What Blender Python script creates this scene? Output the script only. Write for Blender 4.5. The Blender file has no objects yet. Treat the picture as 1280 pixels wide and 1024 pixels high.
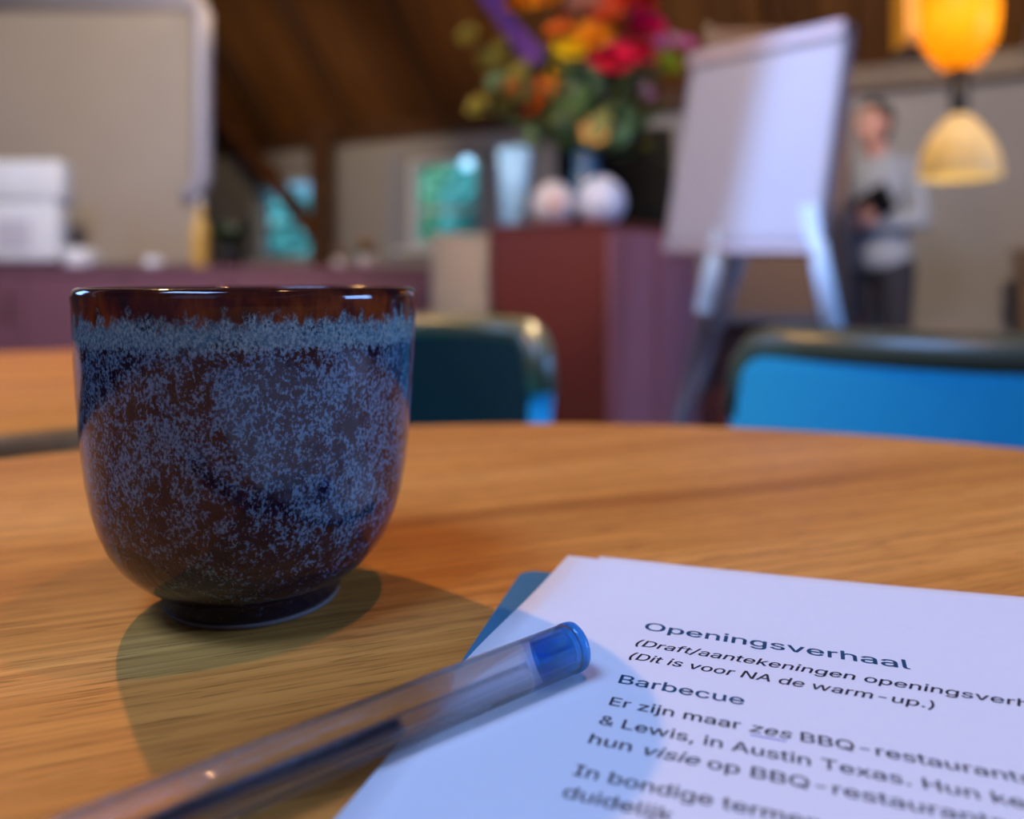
import bpy, bmesh, math, random
from mathutils import Vector, Matrix, noise as mnoise
random.seed(7)
R = math.radians
sc = bpy.context.scene
COL = sc.collection

# ------------------------------------------------------------------ camera
CAMZ = 0.815
TZ = 0.74                                     # table top height
cam_d = bpy.data.cameras.new('camera')
cam = bpy.data.objects.new('camera', cam_d); COL.objects.link(cam)
cam.location = (0, 0, CAMZ); cam.rotation_euler = (R(90), 0, 0)
cam_d.sensor_fit = 'HORIZONTAL'; cam_d.sensor_width = 36
cam_d.lens = 28.125; cam_d.shift_y = -162 / 1280
cam_d.clip_start = 0.01; cam_d.clip_end = 100
cam_d.dof.use_dof = True; cam_d.dof.focus_distance = 0.154
cam_d.dof.aperture_fstop = 7.2
sc.camera = cam

# ------------------------------------------------------------------ world, exposure
sc.view_settings.view_transform = 'Standard'
sc.view_settings.look = 'None'
sc.view_settings.gamma = 1.0
sc.view_settings.use_curve_mapping = False
sc.view_settings.exposure = 0.0
sc.cycles.use_denoising = True
sc.cycles.max_bounces = 12
sc.cycles.transparent_max_bounces = 16
sc.cycles.caustics_refractive = True
sc.cycles.caustics_reflective = False
sc.cycles.sample_clamp_indirect = 4.0
sc.cycles.blur_glossy = 0.5
w = bpy.data.worlds.new('daylight'); sc.world = w; w.use_nodes = True
wn = w.node_tree.nodes['Background']
wn.inputs[0].default_value = (0.30, 0.62, 1.0, 1); wn.inputs[1].default_value = 0.75

# ------------------------------------------------------------------ room frame
E1 = Vector((0.883, -0.469, 0)); NB = Vector((-0.469, -0.883, 0))     # along the far wall; from it towards us
def RM(a, b, z): return E1 * a + NB * (b - 5.86) + Vector((0, 0, z))
def onwall(px, b):                          # a coordinate where a sight line meets the plane at distance b
    u = (px - 640) / 1000; D = (5.86 - b) / (0.883 + 0.469 * u)
    return 0.883 * u * D - 0.469 * D, D
def P(px, py, D): return Vector(((px - 640) / 1000 * D, D, CAMZ - (py - 350) / 1000 * D))

# ------------------------------------------------------------------ lights
def area(name, loc, target, sx, sy, power, col):
    l = bpy.data.lights.new(name, 'AREA'); l.shape = 'RECTANGLE'; l.size = sx; l.size_y = sy
    l.energy = power; l.color = col
    o = bpy.data.objects.new(name, l); COL.objects.link(o); o.location = loc
    o.rotation_euler = (Vector(target) - Vector(loc)).to_track_quat('-Z', 'Y').to_euler()
    return o
def point(name, loc, power, col, rad):
    l = bpy.data.lights.new(name, 'POINT'); l.energy = power; l.color = col; l.shadow_soft_size = rad
    o = bpy.data.objects.new(name, l); COL.objects.link(o); o.location = loc
    return o
def spot(name, loc, target, power, col, deg, blend=0.6, rad=0.05):
    l = bpy.data.lights.new(name, 'SPOT'); l.energy = power; l.color = col; l.shadow_soft_size = rad
    l.spot_size = R(deg); l.spot_blend = blend
    o = bpy.data.objects.new(name, l); COL.objects.link(o); o.location = loc
    o.rotation_euler = (Vector(target) - Vector(loc)).to_track_quat('-Z', 'Y').to_euler()
BLUE = (0.24, 0.46, 1.0)
area('window_light', (-0.9, -2.1, 1.95), (0.1, 0.6, 0.8), 1.3, 1.1, 3, BLUE)
area('window_light', (3.4, 0.2, 1.40), (0.1, 0.4, 0.78), 1.3, 1.2, 115, BLUE)
area('skylight_light', (-1.0, -0.6, 3.1), (-0.2, 0.6, 0.74), 1.2, 0.7, 68, BLUE)
lw = area('window_light', (-3.2, 2.2, 1.85), (0.6, 2.1, 1.1), 0.9, 0.8, 15, BLUE); lw.data.spread = R(130)
spot('chart_fill_light', (-2.5, 1.6, 3.4), (0.72, 2.16, 1.12), 900, (0.26, 0.46, 1.0), 15.5, 0.45, 0.09)  # added blue spot, stands in for daylight on the flip chart's right half
LA = Vector((-0.83, 1.09, 1.99))
point('pendant_light', LA, 50, (1.0, 0.53, 0.16), 0.016)
spot('warm_fill_light', (0.15, 2.0, 2.6), (-0.12, 1.12, 0.75), 330, (1.0, 0.72, 0.40), 15, 0.5, 0.03)  # added narrow fill to brighten the left chair's top edge
point('ceiling_spot_light', (0.25, 0.19, 2.24), 12, (1.0, 0.50, 0.20), 0.012)
WARM = (1.0, 0.76, 0.52)
spot('warm_fill_light', (-1.3, 1.6, 2.7), (-2.3, 4.2, 1.1), 190, WARM, 80)  # added fill for the beige board and counter
spot('warm_fill_light', (0.15, 0.9, 2.5), (0.5, 3.6, 1.0), 50, WARM, 70)  # added fill for the cabinet and flip chart
spot('warm_fill_light', (-0.6, 1.4, 2.6), (0.20, 3.1, 1.15), 125, WARM, 32)  # added fill, narrowed to the bouquet and vases
spot('warm_fill_light', (1.2, 1.3, 2.9), (2.4, 4.6, 1.3), 420, WARM, 70)  # added fill for the person and right-hand wall
spot('wall_fill_light', (-1.2, 4.6, 1.9), (-3.1, 8.0, 1.5), 85, WARM, 100)  # added fill brightening the far wall, left part
spot('wall_fill_light', (1.0, 3.2, 2.6), (1.0, 5.5, 1.6), 60, WARM, 90)  # added fill brightening the far wall, right part
spot('ceiling_fill_light', (-0.8, 3.9, 1.9), (-1.3, 5.3, 3.6), 95, (1.0, 0.62, 0.26), 120)  # added fill brightening the ceiling boards
point('lamp_light', P(1197, 190, 2.5), 2.1, (1.0, 0.72, 0.30), 0.03)
point('lamp_light', P(1200, 30, 2.5), 1.0, (1.0, 0.66, 0.10), 0.03)
sl = bpy.data.lights.new('sun', 'SUN'); sl.energy = 3.0; sl.angle = R(2); sl.color = (0.8, 0.95, 1.0)
so = bpy.data.objects.new('sun', sl); COL.objects.link(so)
so.rotation_euler = (-(NB * 0.60 + Vector((0, 0, 0.80)))).to_track_quat('-Z', 'Y').to_euler()

# ------------------------------------------------------------------ materials
MATS = {}
def mat(name, col, rough=0.6, spec=0.5, metal=0.0, emit=None, estr=0.0, var=0.12, scale=30, bump=0.0, sheen=0.0):
    """plain surface with a little procedural tonal variation"""
    if name in MATS: return MATS[name]
    m = bpy.data.materials.new(name); m.use_nodes = True
    nt = m.node_tree; b = nt.nodes['Principled BSDF']
    tc = nt.nodes.new('ShaderNodeTexCoord'); nz = nt.nodes.new('ShaderNodeTexNoise')
    nz.inputs['Scale'].default_value = scale; nz.inputs['Detail'].default_value = 4
    nt.links.new(tc.outputs['Object'], nz.inputs['Vector'])
    mx = nt.nodes.new('ShaderNodeMix'); mx.data_type = 'RGBA'
    mx.inputs[6].default_value = tuple(c * (1 - var) for c in col) + (1,)
    mx.inputs[7].default_value = tuple(min(1, c * (1 + var)) for c in col) + (1,)
    nt.links.new(nz.outputs['Fac'], mx.inputs[0]); nt.links.new(mx.outputs[2], b.inputs['Base Color'])
    b.inputs['Roughness'].default_value = rough; b.inputs['Metallic'].default_value = metal
    b.inputs['Specular IOR Level'].default_value = spec
    if sheen: b.inputs['Sheen Weight'].default_value = sheen
    if emit:
        b.inputs['Emission Color'].default_value = emit + (1,); b.inputs['Emission Strength'].default_value = estr
    if bump:
        bp = nt.nodes.new('ShaderNodeBump'); bp.inputs['Strength'].default_value = bump
        bp.inputs['Distance'].default_value = 0.002
        nt.links.new(nz.outputs['Fac'], bp.inputs['Height']); nt.links.new(bp.outputs[0], b.inputs['Normal'])
    MATS[name] = m
    return m

class NT:
    def __init__(s, name):
        s.m = bpy.data.materials.new(name); s.m.use_nodes = True; s.t = s.m.node_tree
        s.b = s.t.nodes['Principled BSDF']; MATS[name] = s.m
    def n(s, typ, **kw):
        nd = s.t.nodes.new('ShaderNode' + typ)
        for k, v in kw.items(): setattr(nd, k, v)
        return nd
    def l(s, a, b): s.t.links.new(a, b)
    def mapping(s, rot=(0, 0, 0), scale=(1, 1, 1), loc=(0, 0, 0)):
        tc = s.n('TexCoord'); mp = s.n('Mapping')
        mp.inputs['Rotation'].default_value = rot; mp.inputs['Scale'].default_value = scale
        mp.inputs['Location'].default_value = loc
        s.l(tc.outputs['Object'], mp.inputs['Vector']); return mp.outputs[0]
    def noise(s, vec, scale, detail=4, rough=0.5, dist=0.0):
        nz = s.n('TexNoise'); nz.inputs['Scale'].default_value = scale; nz.inputs['Detail'].default_value = detail
        nz.inputs['Roughness'].default_value = rough; nz.inputs['Distortion'].default_value = dist
        s.l(vec, nz.inputs['Vector']); return nz.outputs['Fac']
    def ramp(s, fac, stops):
        r = s.n('ValToRGB'); el = r.color_ramp.elements
        while len(el) < len(stops): el.new(0.5)
        for e, (p, c) in zip(el, stops):
            e.position = p; e.color = (c if isinstance(c, tuple) else (c, c, c)) + (1,)
        s.l(fac, r.inputs[0]); return r.outputs[0]
    def math(s, op, a, b=None, clamp=False):
        m = s.n('Math', operation=op); m.use_clamp = clamp
        for i, v in enumerate((a, b)):
            if v is None: continue
            if isinstance(v, (int, float)): m.inputs[i].default_value = v
            else: s.l(v, m.inputs[i])
        return m.outputs[0]
    def mix(s, fac, a, b, blend='MIX'):
        m = s.n('Mix', data_type='RGBA', blend_type=blend)
        for i, v in ((0, fac), (6, a), (7, b)):
            if isinstance(v, (int, float)): m.inputs[i].default_value = v
            elif isinstance(v, tuple): m.inputs[i].default_value = v + (1,)
            else: s.l(v, m.inputs[i])
        return m.outputs[2]
    def bump(s, h, strength, dist):
        b = s.n('Bump'); b.inputs['Strength'].default_value = strength; b.inputs['Distance'].default_value = dist
        s.l(h, b.inputs['Height']); s.l(b.outputs[0], s.b.inputs['Normal'])

def wood(name, light, mid, dark, ang=0.0, grain=1.0, rough=0.45, spec=0.5, pores=True, axis='XY'):
    s = NT(name)
    g = grain
    base = s.mapping(rot=(0, 0, -ang))
    def st(sx, sy, sz=1.0):
        mp = s.n('Mapping'); mp.inputs['Scale'].default_value = (sx, sy, sz); s.l(base, mp.inputs['Vector']); return mp.outputs[0]
    broad = s.noise(st(2.2 * g, 26 * g, 26 * g), 1.0, 3, 0.5, 0.6)
    fine = s.noise(st(7 * g, 420 * g, 420 * g), 1.0, 5, 0.62, 0.2)
    pore = s.noise(st(60 * g, 1150 * g, 1150 * g), 1.0, 2, 0.5, 0.0)
    c1 = s.ramp(broad, [(0.30, dark), (0.47, mid), (0.68, light)])
    c2 = s.mix(s.ramp(fine, [(0.36, 0.70), (0.56, 0.0)]), c1, dark)
    if pores: c2 = s.mix(s.ramp(pore, [(0.33, 0.60), (0.43, 0.0)]), c2, tuple(c * 0.45 for c in dark))
    s.l(c2, s.b.inputs['Base Color'])
    s.b.inputs['Roughness'].default_value = rough; s.b.inputs['Specular IOR Level'].default_value = spec
    s.bump(s.math('ADD', fine, pore), 0.12, 0.0004)
    return s.m

OAK = wood('oak_table', (0.82, 0.360, 0.078), (0.72, 0.290, 0.053), (0.45, 0.155, 0.028), ang=R(20.5), rough=0.5, spec=0.14)
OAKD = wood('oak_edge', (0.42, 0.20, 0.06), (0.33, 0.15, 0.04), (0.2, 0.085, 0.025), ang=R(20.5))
FLOORW = wood('floor_wood', (0.16, 0.09, 0.05), (0.11, 0.06, 0.035), (0.06, 0.03, 0.02), grain=0.4)

def plank_material():
    s = NT('ceiling_plank')
    oi = s.n('ObjectInfo')
    v = s.mapping(scale=(1, 14, 14))
    nz = s.noise(v, 2.0, 5, 0.6, 0.4)
    c = s.ramp(nz, [(0.3, (0.085, 0.032, 0.007)), (0.7, (0.20, 0.082, 0.016))])
    c = s.mix(s.math('MULTIPLY', oi.outputs['Random'], 0.7), c, (0.045, 0.018, 0.006))
    s.l(c, s.b.inputs['Base Color']); s.b.inputs['Roughness'].default_value = 0.6
    return s.m
PLANK = plank_material()
BEAM = wood('dark_timber', (0.12, 0.055, 0.02), (0.08, 0.035, 0.013), (0.04, 0.018, 0.008), grain=0.3, pores=False)
PLASTER = mat('grey_plaster', (0.32, 0.315, 0.33), 0.9, var=0.06, scale=3, bump=0.15)
CREAM = mat('cream_plaster', (0.50, 0.45, 0.36), 0.9, var=0.05, scale=3)
WHITEP = mat('white_paint', (0.66, 0.70, 0.78), 0.5)
MAUVE = mat('mauve_lacquer', (0.20, 0.085, 0.115), 0.5)
OXBLOOD = mat('oxblood_lacquer', (0.135, 0.025, 0.012), 0.5, spec=0.3)
BLACK = mat('black_plastic', (0.008, 0.008, 0.01), 0.45, spec=0.3)
BLACKM = mat('black_metal', (0.02, 0.02, 0.022), 0.45, metal=0.4)
GREYM = mat('grey_metal', (0.32, 0.33, 0.38), 0.35, metal=0.6)
WHITEM = mat('white_enamel', (0.80, 0.86, 0.92), 0.3)
BEIGE = mat('beige_board', (0.46, 0.42, 0.36), 0.7, var=0.05, scale=4)
BROWNP = mat('brown_felt', (0.11, 0.072, 0.055), 0.9)
FROSTW = mat('pale_ceramic', (0.60, 0.56, 0.58), 0.35)

# ------------------------------------------------------------------ builders
def link(name, bm, m, parent=None, smooth=False, kind=None):
    me = bpy.data.meshes.new(name); bmesh.ops.recalc_face_normals(bm, faces=bm.faces)
    bm.to_mesh(me); bm.free()
    if m: me.materials.append(m)
    if smooth: me.shade_smooth()
    o = bpy.data.objects.new(name, me); COL.objects.link(o)
    if parent is not None: o.parent = parent
    if kind: o['kind'] = kind
    return o
def thing(name, label, cat, loc=(0, 0, 0), rotz=0.0, group=None):
    o = bpy.data.objects.new(name, None); COL.objects.link(o); o.empty_display_size = 0.05
    o.location = loc; o.rotation_euler = (0, 0, rotz)
    tag(o, label, cat, group); return o
def tag(o, label, cat, group=None):
    o['label'] = label; o['category'] = cat
    if group: o['group'] = group
    return o
def struct(o): o['kind'] = 'structure'; return o
def new(): return bmesh.new()
def box(bm, x0, x1, y0, y1, z0, z1, M=None, bev=0.0, seg=2):
    r = bmesh.ops.create_cube(bm, size=1.0)
    vs = r['verts']
    for v in vs:
        v.co = Vector(((x0 + x1) / 2 + v.co.x * (x1 - x0), (y0 + y1) / 2 + v.co.y * (y1 - y0), (z0 + z1) / 2 + v.co.z * (z1 - z0)))
    if bev:
        es = list({e for v in vs for e in v.link_edges})
        rr = bmesh.ops.bevel(bm, geom=es, offset=bev, segments=seg, profile=0.5, affect='EDGES')
        vs = list({v for v in rr['verts']} | {v for v in vs if v.is_valid})
    if M is not None:
        for v in vs: v.co = M @ v.co
    return vs
def lathe(bm, prof, n=48, c=(0, 0, 0), axis=None, close=True):
    """prof: list of (r, z); r=0 gives a pole"""
    rings = []
    A = axis if axis is not None else Matrix.Identity(4)
    for r, z in prof:
        if r < 1e-7: rings.append([bm.verts.new(A @ Vector((c[0], c[1], c[2] + z)))])
        else: rings.append([bm.verts.new(A @ Vector((c[0] + r * math.cos(2 * math.pi * i / n), c[1] + r * math.sin(2 * math.pi * i / n), c[2] + z))) for i in range(n)])
    for a, b in zip(rings, rings[1:]):
        for i in range(n):
            j = (i + 1) % n
            if len(a) == 1 and len(b) == 1: continue
            if len(a) == 1: bm.faces.new((a[0], b[i], b[j]))
            elif len(b) == 1: bm.faces.new((a[i], a[j], b[0]))
            else: bm.faces.new((a[i], a[j], b[j], b[i]))
def tube(bm, pts, rad, n=10, caps=True):
    pts = [Vector(p) for p in pts]
    rs = rad if isinstance(rad, (list, tuple)) else [rad] * len(pts)
    prev = None; up = None
    for i, p in enumerate(pts):
        t = ((pts[min(i + 1, len(pts) - 1)] - pts[max(i - 1, 0)])).normalized()
        if up is None: up = t.orthogonal().normalized()
        up = (up - t * up.dot(t)).normalized(); s = t.cross(up)
        ring = [bm.verts.new(p + (up * math.cos(2 * math.pi * k / n) + s * math.sin(2 * math.pi * k / n)) * rs[i]) for k in range(n)]
        if prev:
            for k in range(n): bm.faces.new((prev[k], prev[(k + 1) % n], ring[(k + 1) % n], ring[k]))
        elif caps: bm.faces.new(ring[::-1])
        prev = ring
    if caps: bm.faces.new(prev)
def ball(bm, c, r, sub=3, sc_=(1, 1, 1), M=None):
    rr = bmesh.ops.create_icosphere(bm, subdivisions=sub, radius=r)
    for v in rr['verts']:
        co = Vector((v.co.x * sc_[0], v.co.y * sc_[1], v.co.z * sc_[2]))
        if M is not None: co = M @ co
        v.co = co + Vector(c)
def prism(bm, pts, d):
    """closed polygon pts (Vectors) extruded by vector d"""
    a = [bm.verts.new(p) for p in pts]; b = [bm.verts.new(Vector(p) + d) for p in pts]
    bm.faces.new(a); bm.faces.new(b[::-1])
    n = len(a)
    for i in range(n): bm.faces.new((a[i], b[i], b[(i + 1) % n], a[(i + 1) % n]))

# ------------------------------------------------------------------ room shell
def rbox(bm, a0, a1, b0, b1, z0, z1):
    prism(bm, [RM(a0, b0, z0), RM(a1, b0, z0), RM(a1, b1, z0), RM(a0, b1, z0)], Vector((0, 0, z1 - z0)))
A0, A1, B1 = -9.0, 5.6, 9.4
bm = new(); rbox(bm, A0, A1, 0, B1, -0.1, 0.0); struct(link('floor', bm, FLOORW))
# far wall with two window openings
wins = []
for (p0, p1, y0, y1) in ((315, 392, 220, 326), (505, 597, 195, 310)):
    a0, D0 = onwall(p0, 0); a1, D1 = onwall(p1, 0); Dm = (D0 + D1) / 2
    wins.append((a0, a1, CAMZ + (350 - y1) / 1000 * Dm, CAMZ + (350 - y0) / 1000 * Dm))
bm = new()
xs = [A0, wins[0][0], wins[0][1], wins[1][0], wins[1][1], A1]
EAVE = 2.2
for i in range(5):
    if i in (1, 3):
        wv = wins[0 if i == 1 else 1]
        rbox(bm, xs[i], xs[i + 1], -0.25, 0, 0, wv[2]); rbox(bm, xs[i], xs[i + 1], -0.25, 0, wv[3], EAVE + 0.25)
    else: rbox(bm, xs[i], xs[i + 1], -0.25, 0, 0, EAVE + 0.25)
struct(link('wall_back', bm, PLASTER))
glassm = NT('window_glass'); glassm.b.inputs['Transmission Weight'].default_value = 1.0
glassm.b.inputs['Roughness'].default_value = 0.0; glassm.b.inputs['IOR'].default_value = 1.05
glassm.b.inputs['Base Color'].default_value = (0.92, 0.97, 0.97, 1)
for k, (a0, a1, z0, z1) in enumerate(wins):
    wd = bpy.data.objects.new('window_%d' % (k + 1), None); COL.objects.link(wd); struct(wd)
    t = 0.055
    bm = new()
    rbox(bm, a0, a0 + t, -0.16, -0.08, z0, z1); rbox(bm, a1 - t, a1, -0.16, -0.08, z0, z1)
    rbox(bm, a0 + t, a1 - t, -0.16, -0.08, z0, z0 + t); rbox(bm, a0 + t, a1 - t, -0.16, -0.08, z1 - t, z1)
    fr = link('window_frame', bm, WHITEP, wd)
    am = (a0 + a1) / 2; zm = z0 + (z1 - z0) * 0.42
    bm = new(); rbox(bm, a0 + t, a1 - t, -0.145, -0.095, zm - 0.018, zm + 0.018); link('transom', bm, WHITEP, wd)
    for q0, q1 in ((z0 + t, zm - 0.018), (zm + 0.018, z1 - t)):
        bm = new(); rbox(bm, a0 + t, a1 - t, -0.123, -0.117, q0, q1); link('pane', bm, glassm.m, wd)
    bm = new(); rbox(bm, a0 - 0.06, a1 + 0.06, -0.08, 0.09, z0 - 0.045, z0 - 0.002); link('window_sill', bm, WHITEP, wd)
# light grey reveal boards beside the second window
bm = new(); rbox(bm, wins[1][0] - 0.15, wins[1][0] - 0.03, 0, 0.05, wins[1][2] - 0.1, wins[1][3] + 0.05)
struct(link('trim_1', bm, mat('grey_blue_trim', (0.28, 0.31, 0.40), 0.6)))
# other walls, gable shaped
def gable(a, th):
    pts = [RM(a, 0, 0), RM(a, B1, 0), RM(a, B1, EAVE), RM(a, B1 / 2, EAVE + B1 / 2), RM(a, 0, EAVE)]
    b = new(); prism(b, pts, E1 * th); return b
struct(link('wall_left', gable(A0, -0.2), PLASTER))
struct(link('wall_right', gable(A1, 0.2), CREAM))
bm = new(); rbox(bm, A0, A1, B1, B1 + 0.2, 0, EAVE + 0.2); struct(link('wall_front', bm, PLASTER))
# ceiling: sloping underlay, boards and rafters
bm = new()
prism(bm, [RM(A0, -0.3, EAVE - 0.05 + 0.1), RM(A1, -0.3, EAVE - 0.05 + 0.1), RM(A1, B1 / 2, EAVE + B1 / 2 + 0.35), RM(A0, B1 / 2, EAVE + B1 / 2 + 0.35)], Vector((0, 0, 0.15)))
prism(bm, [RM(A0, B1 + 0.3, EAVE + 0.05), RM(A1, B1 + 0.3, EAVE + 0.05), RM(A1, B1 / 2, EAVE + B1 / 2 + 0.35), RM(A0, B1 / 2, EAVE + B1 / 2 + 0.35)], Vector((0, 0, 0.15)))
ceil = struct(link('ceiling', bm, BEAM))
me = None; ang0 = math.atan2(E1.y, E1.x)
slope_len = B1 / 2 * math.sqrt(2) + 0.05
bmn = new(); box(bmn, 0, slope_len, -0.112, 0.112, -0.012, 0.012, bev=0.006, seg=1)
pl0 = link('plank', bmn, PLANK, ceil)
nd = NB.copy(); nd.z = 1.0; nd.normalize()                       # up the slope
side = E1.copy(); nrm = side.cross(nd).normalized()
Mb = Matrix((nd, side, nrm)).transposed().to_4x4()
if True:
    k = 0; a = A0 + 0.13
    while a < A1:
        o = pl0 if k == 0 else pl0.copy()
        if k: COL.objects.link(o)
        Mt = Mb.copy(); Mt.translation = RM(a, 0.0, EAVE + 0.02 + 0.006 * (k % 3)); o.matrix_local = Mt
        a += 0.237; k += 1
bmn = new(); box(bmn, 0, slope_len, -0.05, 0.05, -0.075, 0.075, bev=0.006, seg=1)
rf0 = link('rafter', bmn, BEAM, ceil)
k = 0; a = A0 + 0.5
while a < A1:
    o = rf0 if k == 0 else rf0.copy()
    if k: COL.objects.link(o)
    Mt = Mb.copy(); Mt.translation = RM(a, 0.02, EAVE - 0.07); o.matrix_local = Mt
    a += 0.95; k += 1
bm = new(); rbox(bm, A0, A1, 0.0, 0.12, EAVE - 0.13, EAVE + 0.02); struct(link('trim_2', bm, BEAM))

# timber post and diagonal brace near the far wall
a, D = onwall(402, 0.45)
bm = new(); rbox(bm, a - 0.07, a + 0.07, 0.38, 0.52, 0, EAVE - 0.02); o = link('timber_post', bm, BEAM)
tag(o, 'dark brown timber post standing beside the left-hand teal window', 'post')
pa, Da = onwall(398, 0.45); pb, Db = onwall(262, 0.45)
v0 = RM(pa, 0.45, CAMZ + (350 - 296) / 1000 * Da); v1 = RM(pb, 0.45, CAMZ + (350 - 127) / 1000 * Db)
bm = new(); dv = (v1 - v0).normalized(); sv = dv.cross(NB).normalized()
prism(bm, [v0 + sv * 0.06 - NB * 0.05, v0 - sv * 0.06 - NB * 0.05, v0 - sv * 0.06 + NB * 0.05, v0 + sv * 0.06 + NB * 0.05], v1 - v0)
BRACEM = wood('brown_timber', (0.20, 0.075, 0.022), (0.14, 0.05, 0.016), (0.08, 0.03, 0.01), grain=0.3, pores=False)
o = link('timber_brace', bm, BRACEM); tag(o, 'diagonal brown timber brace crossing in front of the left-hand window', 'beam')

bm = new(); box(bm, -0.10, 0.10, -0.05, 0.05, 1.70, 4.6, bev=0.006, seg=1); o = link('chart_shade_block', bm, BEAM)  # unseen blocker, added to cast shade on the flip chart's left half
o.location = (-0.715, 2.13, 0); o.rotation_euler = (0, 0, R(98)); tag(o, 'added dark timber block out of view, shading the flip chart', 'beam')
# outdoors: ground and shrubs beyond the windows
def leafy(name, label, a, b, z, r, m, n=1400):
    bm = new(); rnd = random.Random(int(a * 77) + int(r * 100))
    c = RM(a, b, z)
    for i in range(n):
        d = Vector((rnd.gauss(0, 1), rnd.gauss(0, 1), rnd.gauss(0, 1))).normalized()
        q = c + Vector((d.x * r, d.y * r, d.z * r * 1.25)) * rnd.uniform(0.72, 1.05)
        if q.z < 0: continue
        s = rnd.uniform(0.05, 0.11)
        u = d.orthogonal().normalized() * s; v = d.cross(u).normalized() * s * 0.6
        t = d * rnd.uniform(-0.03, 0.05)
        vs = [bm.verts.new(q - u), bm.verts.new(q + v + t), bm.verts.new(q + u), bm.verts.new(q - v + t)]
        bm.faces.new((vs[0], vs[1], vs[2])); bm.faces.new((vs[0], vs[2], vs[3]))
    root = thing(name, label, 'shrub', RM(a, b, 0), 0, None)
    f = link('foliage', bm, m, root); f.location = -RM(a, b, 0); f['kind'] = 'stuff'
    bm = new()
    tube(bm, [(0, 0, 0), (0.03, 0.02, z * 0.6), (0, 0, z)], [0.05, 0.04, 0.02]); link('stem', bm, BEAM, root)
LEAF1 = mat('shrub_leaf_teal', (0.14, 0.58, 0.58), 0.5, var=0.4, scale=6)
LEAF2 = mat('shrub_leaf_yellow', (0.30, 0.70, 0.42), 0.5, var=0.5, scale=6)
leafy('shrub', 'teal green shrub outside, seen through the middle window', -4.05, -1.9, 1.40, 0.85, LEAF1, 3200)
leafy('shrub', 'yellower green shrub outside, farther off behind the middle window', -6.0, -4.0, 1.6, 1.2, LEAF2, 2600)
leafy('shrub', 'green shrub outside, low behind the left-hand window', -7.3, -1.9, 0.95, 0.8, LEAF1, 2400)
leafy('shrub', 'blue-green shrub outside, at the left edge of the middle window', -8.7, -6.0, 1.9, 1.3, LEAF1, 2600)
bm = new(); rbox(bm, -16, 10, -14, -0.26, -0.2, -0.02); struct(link('ground', bm, mat('lawn', (0.10, 0.24, 0.08), 0.9)))

# ------------------------------------------------------------------ near table and second table
def make_table(name, label, cx, cy, rad, top_m):
    root = thing(name, label, 'table', (cx, cy, 0))
    e = 0.006; H = TZ
    prof = [(0, H - 0.024), (rad - 0.02, H - 0.024), (rad - e, H - 0.0235)]
    for k in range(7):
        t = -math.pi / 2 + math.pi * k / 6
        prof.append((rad - 0.011 + 0.011 * math.cos(t), H - 0.0115 + 0.0115 * math.sin(t)))
    prof += [(rad * 0.6, H), (0, H)]
    bm = new(); lathe(bm, prof, 160)
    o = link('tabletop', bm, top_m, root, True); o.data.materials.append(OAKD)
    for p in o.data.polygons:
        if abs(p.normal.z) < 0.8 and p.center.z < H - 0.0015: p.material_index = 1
    bm = new(); lathe(bm, [(0, 0.02), (0.035, 0.02), (0.035, H - 0.03), (0.09, H - 0.03), (0.09, H - 0.0245), (0, H - 0.0245)], 32)
    link('column', bm, BLACKM, root, False)
    bm = new(); lathe(bm, [(0, 0), (rad * 0.51, 0), (rad * 0.52, 0.006), (rad * 0.51, 0.012), (0.04, 0.022), (0, 0.022)], 48)
    link('base', bm, BLACKM, root, False)
    return root
make_table('round_table', 'round oak table in front with the cup, pen and papers on it', 0.02, 0.05, 0.379, OAK)
make_table('round_table', 'smaller pale oak table seen behind the left side of the cup', -0.395, 0.610, 0.262, OAK)

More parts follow.
